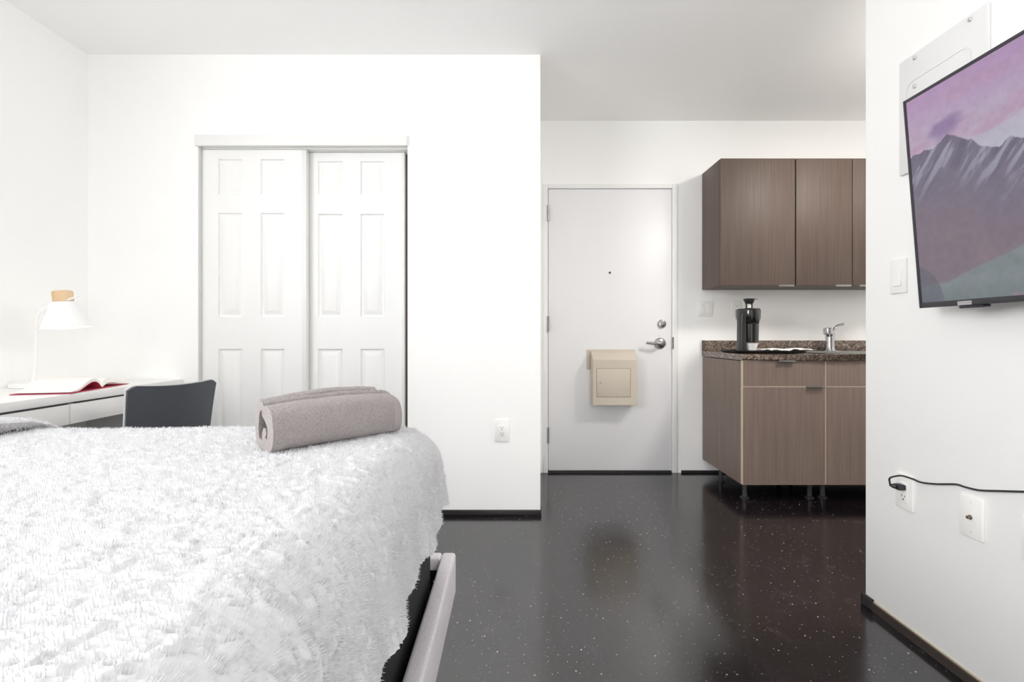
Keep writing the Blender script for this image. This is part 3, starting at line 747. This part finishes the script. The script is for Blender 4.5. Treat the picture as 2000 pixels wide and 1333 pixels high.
# the picture on the screen
def screen():
    xs = np.concatenate([np.arange(bz, .40, .002), np.linspace(.40, TL - bz, 180)])
    ys = np.linspace(.016, TH - bz, 300)
    A, B_ = np.meshgrid(xs, ys, indexing='ij'); b01 = B_ / TH
    nx, ny = A.shape
    ridge_a = np.array([0, .02, .06, .085, .13, .165, .2, .22, .245, .27, .29, .315, .33, .40, .5, .65, .8, 1.1])
    ridge_b = np.array([.70, .725, .728, .722, .752, .715, .685, .645, .63, .625, .642, .62, .61, .60, .66, .58, .64, .6])
    R = np.interp(A, ridge_a, ridge_b) + .03 * (fbm(A * 22, A * 0 + 3, 5, 5) - .5) + .008 * (fbm(A * 90, A * 0, 9, 3) - .5)
    def L3(h): return np.array(lin(h))
    def mixc(c0, c1, t): return c0 + (c1 - c0) * np.clip(t, 0, 1)[..., None]
    sm = lambda e0, e1, x: (lambda t: t * t * (3 - 2 * t))(np.clip((x - e0) / (e1 - e0), 0, 1))
    # sky
    t = sm(.62, .98, b01 + .06 * (fbm(A * 5, b01 * 7, 21) - .5))
    sky = mixc(np.broadcast_to(L3('#b9b6c6'), A.shape + (3,)), L3('#b38bbb'), t)
    sky = mixc(sky, L3('#b98fb2'), sm(.42, .6, fbm(A * 6 + 4, b01 * 12, 31)) * .7)
    sky = mixc(sky, L3('#c0a0bd'), sm(.25, 0, A) * .55 * sm(1, .7, b01))
    d = np.sqrt(((A - .115) / .062) ** 2 + ((b01 - .785 - .25 * (A - .115)) / .048) ** 2) + 1.1 * (fbm(A * 18, b01 * 30, 41) - .5)
    sky = mixc(sky, L3('#86689f'), sm(1.15, .35, d) * .85)
    d = np.sqrt(((A - .03) / .07) ** 2 + ((b01 - .745) / .025) ** 2) + (fbm(A * 18, b01 * 30, 43) - .5)
    sky = mixc(sky, L3('#c08fb4'), sm(1.2, .3, d) * .7)
    # mountains
    dep = (R - b01)
    mt_ = mixc(np.broadcast_to(L3('#6b627c'), A.shape + (3,)), L3('#75687b'), sm(.0, .3, dep))
    s1 = fbm((A * 1.0 - b01 * .55) * 55, (A * .9 + b01 * .5) * 9, 51, 5)
    snow = sm(.52, .66, s1) * sm(.26, .05, dep)
    mt_ = mixc(mt_, L3('#a29fb4'), snow * .75)
    mt_ = mixc(mt_, L3('#544c68'), sm(.44, .30, s1) * .6 * sm(.3, .05, dep))
    mt_ = mixc(mt_, L3('#7b6a78'), sm(.24, .42, dep) * (0.6 + .4 * fbm(A * 8, b01 * 8, 61)))
    mt_ = mixc(mt_, L3('#857079'), sm(.35, .55, dep) * sm(.45, .6, fbm(A * 9, b01 * 9, 63)) * .8)
    # meadow rising to the far side of the screen
    mead = .115 + np.interp(A, [0, .1, .2, .33, .6, 1.1], [-.01, .0, .055, .12, .16, .1]) + .012 * (fbm(A * 25, A * 0, 71) - .5)
    dm = mead - b01
    gr = mixc(np.broadcast_to(L3('#7f888d'), A.shape + (3,)), L3('#6e7d80'), fbm(A * 14, b01 * 26, 81))
    gr = mixc(gr, L3('#b487aa'), sm(.5, .62, fbm(A * 9 + 2, b01 * 14, 83)) * sm(.14, .26, A) * sm(.02, .06, dm))
    gr = mixc(gr, L3('#5d6b6d'), sm(.1, .02, b01) * .5)
    img = np.where((b01 > R)[..., None], sky, mt_)
    img = mixc(img, gr, sm(-.004, .012, dm))
    # dark arc of a screen reflection, painted into the picture's lower corner
    dark_reflection = .195 * np.sqrt(np.clip(1 - (A / .085) ** 2, 0, 1))
    img = mixc(img, L3('#595b6c'), sm(-.01, .01, dark_reflection - b01) * .7)
    img = img * .86 + img.mean(-1, keepdims=True) * .14
    img = img * (1 + .22 * (fbm(A * 70, B_ * 70, 95, 4) - .47)[..., None])
    loc = np.stack([A, B_, np.full_like(A, .0003)], -1).reshape(-1, 3)
    R3 = np.array(m4.to_3x3()); T3 = np.array(m4.translation)
    co = loc @ R3.T + T3
    idx = np.arange(nx * ny).reshape(nx, ny)
    fa = np.stack([idx[:-1, :-1], idx[1:, :-1], idx[1:, 1:], idx[:-1, 1:]], -1).reshape(-1, 4)
    me = bpy.data.meshes.new('screen'); me.from_pydata(co.tolist(), [], fa.tolist())
    ca = me.color_attributes.new('picture', 'FLOAT_COLOR', 'POINT')
    ca.data.foreach_set('color', np.concatenate([img.reshape(-1, 3), np.ones((nx * ny, 1))], 1).astype(np.float32).ravel())
    m = bpy.data.materials.new('lit_screen'); m.use_nodes = True; nt = m.node_tree; bs = nt.nodes['Principled BSDF']
    at_ = nt.nodes.new('ShaderNodeVertexColor'); at_.layer_name = 'picture'
    nt.links.new(at_.outputs[0], bs.inputs['Emission Color']); bs.inputs['Emission Strength'].default_value = .82
    bs.inputs['Base Color'].default_value = (.012, .012, .014, 1); bs.inputs['Roughness'].default_value = .22
    finish('screen', me, tv, m)
screen()

# ------------------------------------------------------------------ desk, lamp, book
XD = -1.834; DT = .76
t = thing('desk', ((XL + XD) / 2, 2.1, 0), 'white desk with slim drawers along the wall beside the closet', 'desk')
dy0, dy1 = 1.50, YC - .004
b = new(); box(b, XL + .004, XD, dy0, dy1, DT - .035, DT, bev=.002); obj('desktop', b, M['desk'], t)
yd = XD * 1.0
drw = [(1.535, 2.008, 1.555, 2.0), (2.014, 2.66, 2.041, 2.33)]
for (a, c, g0, g1) in drw:
    d = bx('drawer', (XL + .08, XD - .004, a, c, .634, DT - .043), M['desk'], t, bev=.001)
    bx('finger_gap', (XD - .02, XD - .0035, g0, g1, DT - .0425, DT - .0355), M['gapdark'], d, label='dark finger gap above the white drawer')
bx('side_panel', (XL + .02, XD - .01, dy0 + .005, dy0 + .03, 0.001, DT - .0355), M['desk'], t)
bx('side_panel', (XL + .02, XD - .01, dy1 - .03, dy1 - .003, 0.001, DT - .0355), M['desk'], t)
bx('back_panel', (XL + .012, XL + .03, dy0 + .035, dy1 - .035, .3, .633), M['desk'], t)

lp = at(70, 0, 2.28); lx_, ly_ = -2.258, 2.28
t = thing('desk_lamp', (lx_, ly_, DT), 'white metal desk lamp with a wooden cap on the white desk', 'lamp')
b = new(); lathe(b, [(.0001, .0005), (.078, .0005), (.082, .003), (.082, .018), (.079, .021), (.0001, .022)], (lx_, ly_, DT), 48); obj('base', b, M['lamp'], t)
def lq(px, py, Y=2.28): return at(px, py, Y)
sh_top, sh_bot = lq(124, 591), lq(129.5, 640)
ax = (sh_top - sh_bot).normalized()
stem = spline([(lx_ + .002, ly_, DT + .021), tuple(lq(69.5, 700)), tuple(lq(71.5, 640)), tuple(lq(73.5, 620)), tuple(lq(80, 608)), tuple(lq(92, 601)), tuple(lq(112, 594))], 8)
b = new(); ring_tube(b, stem, .0065, 12); lathe(b, [(.010, .021), (.010, .036), (.0066, .037)], (lx_ + .002, ly_, DT), 16); obj('stem', b, M['lamp'], t)
rot = Vector((0, 0, 1)).rotation_difference(ax).to_matrix()
H = (sh_top - sh_bot).length; s_ = 2.28 / F
b = new()
ro, ri = 39.5 * s_, 20 * s_
lathe(b, [(ro - .002, 0), (ro, 0), (ro * .97, .006), ((ro + ri) / 2 * .98, H * .5), (ri, H), (ri * .5, H + .003), (ri * .5, H), (ri - .002, H - .002), ((ro + ri) / 2 * .96, H * .5), (ro * .96, .006), (ro - .002, 0)], sh_bot, 48, mtx=rot)
sh = obj('shade', b, M['lamp'], t)
b = new(); lathe(b, [(.0001, 0), (.02, .008), (.028, .03), (.02, .055), (.012, .07)], sh_bot + ax * .012, 20, mtx=rot); obj('bulb', b, M['bulb'], t)
b = new(); wr = 16 * s_
lathe(b, [(wr, 0), (wr, .046), (wr - .003, .05), (.0001, .05)], sh_top + ax * .0032, 32, mtx=rot); obj('wooden_cap', b, M['lampwood'], t, label='pale wooden cap above the lamp shade')
b = new(); p0 = lq(124, 584.5, 2.28 - .042); ring_tube(b, [p0 + Vector((.012, .006, -.004)), p0 + Vector((.03, .01, .004)), p0 + Vector((.052, .03, .02))], .004, 8); obj('clip', b, M['lamp'], t)

# open book on the desk edge
a_ = math.radians(102); bu = Vector((math.cos(a_), math.sin(a_), 0)); bv = Vector((-math.cos(math.radians(12)), -math.sin(math.radians(12)), 0)).normalized()
bo = Vector((XD + .005, 2.005, DT + .001)); HB = .215
def bp(u, v, z): return bo + bu * u + bv * v + Vector((0, 0, z))
t = thing('open_book', tuple(bp(.22, .12, 0)), 'open hardcover book with a red cover lying by the lamp on the desk', 'book')
def sheet(name, prof, v0, v1, m):
    b = new(); prism(b, [tuple(bp(u, v0, z)) for u, z in prof], tuple(bv * (v1 - v0))); return obj(name, b, m, t)
# cover: two boards rising to the spine
cov = [(0, 0.0), (.03, .0005), (.19, .0005), (.25, .0005), (.42, .0005), (.425, .0025), (.25, .0032), (.19, .0032), (.03, .0032), (0, .0026)]
sheet('cover', cov, 0, HB, M['red'])
left_top = spline([(.004, .006, 0), (.06, .016, 0), (.105, .036, 0), (.145, .05, 0), (.18, .048, 0), (.205, .03, 0), (.215, .008, 0)], 6)
left_bot = spline([(.212, .006, 0), (.198, .022, 0), (.178, .034, 0), (.148, .036, 0), (.108, .024, 0), (.065, .0075, 0), (.03, .0055, 0)], 6)
sheet('page_block', [(p.x, p.y) for p in left_top] + [(p.x, p.y) for p in left_bot], .006, HB - .006, M['paper'])
rt_ = spline([(.217, .008, 0), (.23, .032, 0), (.255, .044, 0), (.3, .04, 0), (.36, .024, 0), (.415, .008, 0)], 6)
rb_ = spline([(.40, .0055, 0), (.35, .011, 0), (.30, .019, 0), (.262, .02, 0), (.24, .014, 0), (.225, .0055, 0)], 6)
sheet('page_block', [(p.x, p.y) for p in rt_] + [(p.x, p.y) for p in rb_], .006, HB - .006, M['paper'])
# red endpaper under the lifted pages
ep = [(p.x, p.y - .0008) for p in left_bot]; ep2 = [(p.x, p.y - .0022) for p in left_bot][::-1]
sheet('endpaper', ep + ep2, .004, HB - .004, M['red'])

# ------------------------------------------------------------------ chair at the desk
bd = Vector((.42, .905, 0)).normalized()        # along the backrest, away from the camera
nd = Vector((.905, -.42, 0)).normalized()       # out of the back
cc = Vector((-1.535, 2.21, 0))                   # under the middle of the backrest
def ch(s, n, z): return cc + bd * s + nd * n + Vector((0, 0, z))
t = thing('desk_chair', tuple(cc - nd * .2), 'dark grey leather desk chair with a light rim pushed up to the white desk', 'chair')
ZB = .795
def back_sheet(th0, th1, inset, name, m):
    b = new(); nu, nv = 24, 18; G = []
    W = .195 - inset
    for side in (th0, th1):
        rows = []
        for j in range(nv + 1):
            v = j / nv; row = []
            for i in range(nu + 1):
                u = -1 + 2 * i / nu
                z = .44 + (ZB - inset - .44) * v
                wv = W * (.93 + .07 * v) * (1 - .0 * v)
                # rounded upper corners and slight dip along the top
                top_dip = -.012 * (1 - u * u) * v ** 4 + (-.022 * max(0, abs(u) - .82) ** 2 / .0324) * v ** 6
                zz = z + top_dip
                n_ = -.035 * u * u * 1.1 + .05 * (v - .3) + side      # curved round the sitter, leaning back
                row.append(b.verts.new(ch(wv * u, n_, zz)))
            rows.append(row)
        G.append(rows)
    for r in G:
        for j in range(nv):
            for i in range(nu): b.faces.new((r[j][i], r[j][i + 1], r[j + 1][i + 1], r[j + 1][i]))
    A, B_ = G
    for i in range(nu):
        for j in (0, nv): b.faces.new((A[j][i], A[j][i + 1], B_[j][i + 1], B_[j][i]))
    for j in range(nv):
        for i in (0, nu): b.faces.new((A[j][i], A[j + 1][i], B_[j + 1][i], B_[j][i]))
    return obj(name, b, m, t, smooth=50)
back_sheet(-.012, .0, .004, 'backrest', M['leather'])
back_sheet(-.02, -.0125, 0, 'backrest_rim', M['chairrim'])
b = new(); box(b, -.2, .2, -.41, -.012, .43, .465, bev=.015)
mm = Matrix.Identity(4)
for i in range(3): mm[i][0], mm[i][1], mm[i][2], mm[i][3] = bd[i], nd[i], (0, 0, 1)[i], cc[i]
obj('seat', xbm(b, mm), M['leather'], t)
for s in (-1, 1):
    for n0, n1 in ((-.03, .03), (-.37, -.42)):
        b = new(); ring_tube(b, [ch(s * .17, n0, .432), ch(s * .19, n1, .002)], .011, 10); obj('leg', b, M['chrome'], t)

# ------------------------------------------------------------------ bed
XB1 = -.182; YBF = 1.572; XB0 = -1.76; YB0 = -.52; RZ0, RZ1 = .168, .30
rw = .044
t = thing('bed_frame', ((XB0 + XB1) / 2, (YB0 + YBF) / 2, 0), 'low bed frame upholstered in light grey fabric on the dark floor', 'bed')
b = new(); box(b, XB1 - rw, XB1, YB0, YBF, RZ0, RZ1, bev=.010, seg=4); obj('side_rail', b, M['bedfabric'], t)
b = new(); box(b, XB0, XB0 + rw, YB0, YBF, RZ0, RZ1, bev=.010, seg=4); obj('side_rail', b, M['bedfabric'], t)
b = new(); box(b, XB0 + rw + .001, XB1 - rw - .001, YBF - rw, YBF, RZ0, RZ1, bev=.008, seg=3); obj('foot_rail', b, M['bedfabric'], t)
b = new(); box(b, XB0 + rw + .002, XB1 - rw - .002, YBF - rw - .006, YBF - rw - .0005, RZ0, RZ1 - .038); obj('foot_rail_lining', b, M['bedblack'], t, label='black lining inside the foot rail')
b = new(); box(b, XB0 + rw + .002, XB1 - rw - .002, YB0 + .05, YBF - rw - .05, RZ0 - .0, RZ0 + .018); obj('slat_base', b, M['bedblack'], t)
for x in (XB0 + .06, XB1 - .075):
    for y in (YB0 + .08, YBF - .32):
        b = new(); box(b, x - .02, x + .02, y - .02, y + .02, 0.001, RZ0 - .0005, bev=.003); obj('leg', b, M['bedblack'], t)
t2 = thing('box_spring', ((XB0 + XB1) / 2, .5, RZ0 + .0185), 'black fabric box spring set inside the light grey bed frame', 'box spring')
b = new(); box(b, XB0 + .06, -.245, YB0 + .02, YBF - rw - .06, RZ0 + .0185, .455, bev=.02, seg=4); obj('body', b, M['bedblack'], t2)
b = new(); sp = spline([(-.236, 1.46, .262), (-.229, 1.43, .25), (-.228, 1.39, .225), (-.236, 1.35, .205)], 6); ring_tube(b, sp, .0022, 6); obj('welt', b, M['plate'], t2, label='loose pale piping thread')
b = new(); box(b, XB0 + .05, -.24, YB0 + .02, 1.455, .4555, .70, bev=.06, seg=5)
obj('mattress', b, M['mattress'], label='dark mattress under the white fleece blanket', cat='mattress')

# fleece blanket: flat over the top, rolled over three edges, pile in real relief
def prof_fn(L, a=.125, bb=.115, drop=.225, flare=.012):
    th = np.linspace(0, PI / 2, 40); h = a * np.sin(th); d = bb * (1 - np.cos(th))
    h = np.append(h, a + flare); d = np.append(d, drop)
    s = np.concatenate([[0], np.cumsum(np.hypot(np.diff(h), np.diff(d)))])
    return s, h, d
PS, PH, PD = prof_fn(0)
SMAX = PS[-1]
def blanket():
    step = .0042
    cxr, cyf, cxl = -.33, 1.385, -1.63          # where the top begins to roll over
    ZT = .738
    us = np.arange(-SMAX, (cxr - cxl) + SMAX + step, step)   # arc length across, 0 = left crest
    vs = np.arange(-.45, (cyf) + SMAX + step, step)
    # denser grid only where the camera is near
    U, V = np.meshgrid(us, vs, indexing='ij')
    du = np.where(U < 0, U, np.where(U > cxr - cxl, U - (cxr - cxl), 0)); dv = np.where(V > cyf, V - cyf, 0)
    d = np.sqrt(du ** 2 + dv ** 2)
    lim = SMAX * (1 + .10 * (np.abs(du) * dv > 0) * (2 * np.abs(du) * dv / np.maximum(d ** 2, 1e-9)))
    sc_ = np.minimum(1, lim / np.maximum(d, 1e-9)); dd = d * sc_
    dirx = np.where(d > 1e-9, du / np.maximum(d, 1e-9), 0); diry = np.where(d > 1e-9, dv / np.maximum(d, 1e-9), 0)
    hem_var = 1 + .05 * (fbm(V * 5 + U * 3, V * 0 + 7, 5, 3) - .5) * 2
    dd2 = dd * hem_var
    hh = np.interp(dd2, PS, PH); dr = np.interp(dd2, PS, PD)
    over = np.maximum(dd2 - SMAX, 0); dr = dr + over
    frac = np.clip(dd2 / SMAX, 0, 1)
    hh = hh + frac ** 2 * (.007 * np.sin(V * 17 + 1.0) + .006 * np.sin(V * 41) + .006 * np.sin(U * 13))
    X = cxl + np.clip(U, 0, cxr - cxl) + hh * dirx
    Y = np.minimum(V, cyf) + hh * diry
    Z = ZT - dr
    # gentle undulation of the top
    und = .010 * (fbm(U * 2.2, V * 2.2, 11, 3) - .5) + .004 * np.sin(U * 5 + V * 2)
    Z = Z + und * (1 - frac)
    P = np.stack([X, Y, Z], -1)
    gu = np.gradient(P, axis=0); gv = np.gradient(P, axis=1); Nn = np.cross(gu, gv); Nn /= np.maximum(np.linalg.norm(Nn, axis=-1, keepdims=True), 1e-12)
    Nn[Nn[..., 2] < -.2] *= -1
    # pile relief: clumps with a sideways lie
    wob = fbm(U * 14, V * 14, 71, 3)
    a = fbm(U * 42 + 2.5 * wob, V * 75 + 2.5 * wob, 31, 3); c = fbm(U * 120, V * 160, 41, 2)
    ridge = 1 - np.abs(2 * (a / .9375) - 1)
    h = .0095 * (a - .45) - .005 * np.clip(ridge - .82, 0, 1) / .18 + .004 * (c - .4)
    P = P + Nn * h[..., None]
    nx, ny = U.shape
    keep = np.ones((nx - 1, ny - 1), bool)
    cut = d > lim * 1.0 + step * 1.5
    idx = np.arange(nx * ny).reshape(nx, ny)
    fa = np.stack([idx[:-1, :-1], idx[1:, :-1], idx[1:, 1:], idx[:-1, 1:]], -1)
    ck = ~(cut[:-1, :-1] & cut[1:, :-1] & cut[1:, 1:] & cut[:-1, 1:])
    fa = fa[ck]
    used = np.unique(fa); rem = -np.ones(nx * ny, int); rem[used] = np.arange(len(used))
    return P.reshape(-1, 3)[used], rem[fa], (nx, ny)

def np_mesh(name, co, fa):
    me = bpy.data.meshes.new(name)
    me.vertices.add(len(co)); me.vertices.foreach_set('co', co.astype(np.float32).ravel())
    k = fa.shape[1]
    me.loops.add(fa.size); me.loops.foreach_set('vertex_index', fa.astype(np.int32).ravel())
    me.polygons.add(len(fa)); me.polygons.foreach_set('loop_start', np.arange(0, fa.size, k, dtype=np.int32))
    me.update(calc_edges=True); me.validate()
    return me
co, fa, _ = blanket()
bl = finish('fleece_blanket', np_mesh('fleece_blanket', co, fa), None, M['fleece'], 180)
props(bl, 'fluffy white fleece blanket spread over the bed and hanging over its edges', 'blanket')

def folded_edge():
    step = .0042
    # cross-section in X: flat top falling over a round edge
    th = np.linspace(0, PI, 14)
    prof = [(-1.74, 1.0)] + [(x, 1.0) for x in np.arange(-1.735, -1.405, step)] + [(-1.398 + .012 * math.sin(a), math.cos(a)) for a in th]
    pr = np.array(prof); ys = np.arange(.2, 1.50, step)
    PX = np.repeat(pr[:, 0][:, None], len(ys), 1); K = np.repeat(pr[:, 1][:, None], len(ys), 1); YY = np.repeat(ys[None], len(pr), 0)
    T = np.interp(YY, [0, 1.1, 1.3, 1.42, 1.50], [.044, .043, .036, .018, .004])
    base = .742 - .0
    zdrop = np.interp(YY, [1.385, 1.44, 1.5], [0, .012, .04])
    Z = base + T / 2 + K * T / 2 - zdrop + .006 * (fbm(PX * 8, YY * 8, 91, 3) - .5)
    X = PX + .012 * np.sin(YY * 6) + .02 * (YY - 1.3)
    P = np.stack([X, YY, Z], -1)
    gu = np.gradient(P, axis=0); gv = np.gradient(P, axis=1); Nn = np.cross(gu, gv); Nn /= np.maximum(np.linalg.norm(Nn, axis=-1, keepdims=True), 1e-12)
    S_ = np.cumsum(np.r_[0, np.hypot(np.diff(pr[:, 0]), np.diff(pr[:, 1]) * .02)])[:, None] + 0 * YY
    a = fbm(S_ * 42, YY * 75, 33, 3); c = fbm(S_ * 120, YY * 160, 43, 2)
    P = P + Nn * (.008 * (a - .45) + .0035 * (c - .4))[..., None]
    nx, ny = PX.shape; idx = np.arange(nx * ny).reshape(nx, ny)
    fa = np.stack([idx[:-1, :-1], idx[1:, :-1], idx[1:, 1:], idx[:-1, 1:]], -1).reshape(-1, 4)
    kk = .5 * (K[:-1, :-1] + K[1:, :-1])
    return P.reshape(-1, 3), fa, kk.ravel()
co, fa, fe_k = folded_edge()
fe = finish('folded_edge', np_mesh('folded_edge', co, fa), bl, [M['fleece'], M['fleece_grey']], 180)
mi = (fe_k < .35).astype(np.int32); fe.data.polygons.foreach_set('material_index', mi)  # lower faces of the rounded edge take the greyer fleece
fe['label'] = 'turned-over greyish edge of the fleece blanket'

def pile(o, count, length, seed):
    md = o.modifiers.new('pile', 'PARTICLE_SYSTEM'); ps = md.particle_system; st = ps.settings
    st.type = 'HAIR'; st.count = count; st.hair_length = length; st.hair_step = 3
    ps.seed = seed
    st.render_step = 2; st.display_step = 2
    st.root_radius = .5; st.tip_radius = .12; st.radius_scale = .0022; st.shape = 0
    st.use_hair_bspline = False
    st.emit_from = 'FACE'; st.use_modifier_stack = False
    st.material = 1
PILE = True
if PILE:
    pile(bl, 150000, .0065, 3); pile(fe, 22000, .0065, 5)

# ------------------------------------------------------------------ rolled grey towel on the blanket
ta0 = Vector((-.535, 1.075, 0)); ta1 = Vector((-.315, 1.305, 0))
axd = (ta1 - ta0); TLn = axd.length + .015; axd.normalize(); side = Vector((-axd.y, axd.x, 0))
TZ0 = .742
def path_ribbon(pts, th, n=8):
    c = spline([(p[0], p[1], 0) for p in pts], n); L, R = [], []
    for i, p in enumerate(c):
        tt = (c[min(i + 1, len(c) - 1)] - c[max(i - 1, 0)]).normalized(); nn = Vector((-tt.y, tt.x, 0))
        L.append(p + nn * th / 2); R.append(p - nn * th / 2)
    cap1 = [c[-1] + (c[-1] - c[-2]).normalized() * th * .35]; cap0 = [c[0] + (c[0] - c[1]).normalized() * th * .35]
    return L + cap1 + R[::-1] + cap0
front = [(.052, .045), (.058, .028), (.046, .016), (.028, .022), (.026, .055), (.046, .075), (.060, .084), (.052, .092), (.034, .090), (.018, .078), (.011, .050), (.014, .022), (.028, .0105), (.06, .010), (.088, .012), (.100, .030), (.100, .062), (.092, .088), (.080, .0985), (.066, .100)]
tw = thing('towel', tuple((ta0 + ta1) / 2 + Vector((0, 0, TZ0))), 'rolled grey terry towel lying near the foot corner of the white blanket', 'towel')
def towel_mesh(s0, s1, nseg, rough, shrink):
    loop = path_ribbon(front, .0195, 7); n = len(loop)
    ss = np.linspace(s0, s1, nseg + 1)
    P = np.zeros((nseg + 1, n, 3)); arc = np.zeros(n)
    for i in range(1, n): arc[i] = arc[i - 1] + (loop[i] - loop[i - 1]).length
    cxm, czm = .055, .052
    for k, s in enumerate(ss):
        f = 1.0
        e = shrink(s)
        for i, p in enumerate(loop):
            sag = .006 * math.sin(s * 9) * (1 if p.y > .05 else 0)
            a = cxm + (p.x - cxm) * e + .004 * math.sin(s * 7 + 1); z = czm * 0 + p.y * e + sag * p.y / .1
            q = ta0 + axd * s + side * (a - .015)
            P[k, i] = (q.x, q.y, TZ0 + z)
    gu = np.gradient(P, axis=0); gv = np.roll(P, -1, 1) - np.roll(P, 1, 1)
    Nn = np.cross(gu, gv); Nn /= np.maximum(np.linalg.norm(Nn, axis=-1, keepdims=True), 1e-12)
    SS = np.repeat(ss[:, None], n, 1); AA = np.repeat(arc[None], nseg + 1, 0)
    h = rough * (.0022 * (fbm(SS * 160, AA * 160, 15, 2) - .4) + .005 * (fbm(SS * 22, AA * 22, 17, 3) - .45))
    P = P + Nn * (-h)[..., None]
    idx = np.arange((nseg + 1) * n).reshape(nseg + 1, n)
    fa = np.stack([idx[:-1], np.roll(idx[:-1], -1, 1), np.roll(idx[1:], -1, 1), idx[1:]], -1).reshape(-1, 4)
    b = new(); vs = [b.verts.new(p) for p in P.reshape(-1, 3)]
    for f in fa: b.faces.new([vs[i] for i in f])
    h_ = n // 2 
    for k in (0, nseg):     # end caps follow the ribbon: quads between the two sides
        row = idx[k]; L = row[:(n - 2) // 2]; R = row[(n - 2) // 2 + 1:n - 1][::-1]
        for i in range(len(L) - 1): b.faces.new([vs[j] for j in (L[i], L[i + 1], R[i + 1], R[i])])
        b.faces.new([vs[j] for j in (L[-1], row[(n - 2) // 2], R[-1])]); b.faces.new([vs[j] for j in (L[0], R[0], row[n - 1])])
    return b
o = obj('roll', towel_mesh(0, TLn - .026, 110, 1.0, lambda s: 1.0), M['towel'], tw, smooth=75)
obj('hem_band', towel_mesh(TLn - .0255, TLn, 10, .15, lambda s: 1 - .10 * max(0, (s - (TLn - .026)) / .026) ** 2), M['towelhem'], tw, smooth=75, label='smooth woven hem band of the grey towel')
# the looser outer flap folded along the back
fl_prof = [(.098, .020), (.118, .040), (.121, .070), (.112, .098), (.102, .1085), (.092, .104)]
_front = front; front = fl_prof
obj('flap', towel_mesh(.004, TLn - .03, 90, 1.0, lambda s: .93 + .07 * math.sin(min(1, max(0, s / (TLn - .03))) * PI * .75)), M['towel'], tw, smooth=75)
front = _front

# ------------------------------------------------------------------ ceiling lamp and added fill globe (outside the frame)
def ceiling_lamp(loc, r, watts, lab):
    t = thing('ceiling_light', (loc[0], loc[1], ROOF - .05), lab, 'ceiling light')
    b = new(); lathe(b, [(r + .012, ROOF - .001), (r + .012, ROOF - .03), (r, ROOF - .032)], (loc[0], loc[1], 0), 32); obj('housing', b, M['plate'], t)
    b = new(); lathe(b, [(r - .002, ROOF - .03), (r * .9, ROOF - .045), (.0001, ROOF - .05)], (loc[0], loc[1], 0), 32); obj('diffuser', b, M['light_fix'], t)
    l = bpy.data.lights.new('ceiling_bulb', 'AREA'); l.shape = 'DISK'; l.size = r * 1.8; l.energy = watts; l.color = (1, .96, .915)
    lo = bpy.data.objects.new('ceiling_bulb', l); COL.objects.link(lo); lo.location = (loc[0], loc[1], ROOF - .055)
ceiling_lamp((2.2, 1.95), .26, 36, 'round white ceiling light over the kitchen recess')
def added_pendant(loc, watts, lab):  # unseen globe lamp, added to brighten the kitchen recess
    x, y, z = loc; r = .09
    t = thing('added_fill_lamp', (x, y, z - r), lab, 'added fill lamp')
    b = new(); lathe(b, [(.05, ROOF - .001), (.05, ROOF - .02), (.006, ROOF - .024), (.0001, ROOF - .024)], (x, y, 0), 20); obj('ceiling_rose', b, M['plate'], t)
    b = new(); ring_tube(b, [(x, y, ROOF - .023), (x, y, z + r - .004)], .004, 8); obj('hanging_cord', b, M['plate'], t)
    b = new(); lathe(b, [(max(.0001, r * math.sin(a)), -r * math.cos(a)) for a in np.linspace(0, PI, 20)], (x, y, z), 32)
    obj('added_globe', b, M['light_fix'], t, smooth=180)
    l = bpy.data.lights.new('added_fill_light', 'POINT'); l.shadow_soft_size = r + .012; l.energy = watts; l.color = (1, .965, .93)
    lo = bpy.data.objects.new('added_fill_light', l); COL.objects.link(lo); lo.location = loc
added_pendant((2.25, 2.3, 2.2), 26, 'added white globe lamp, out of view, filling the kitchen recess with light')
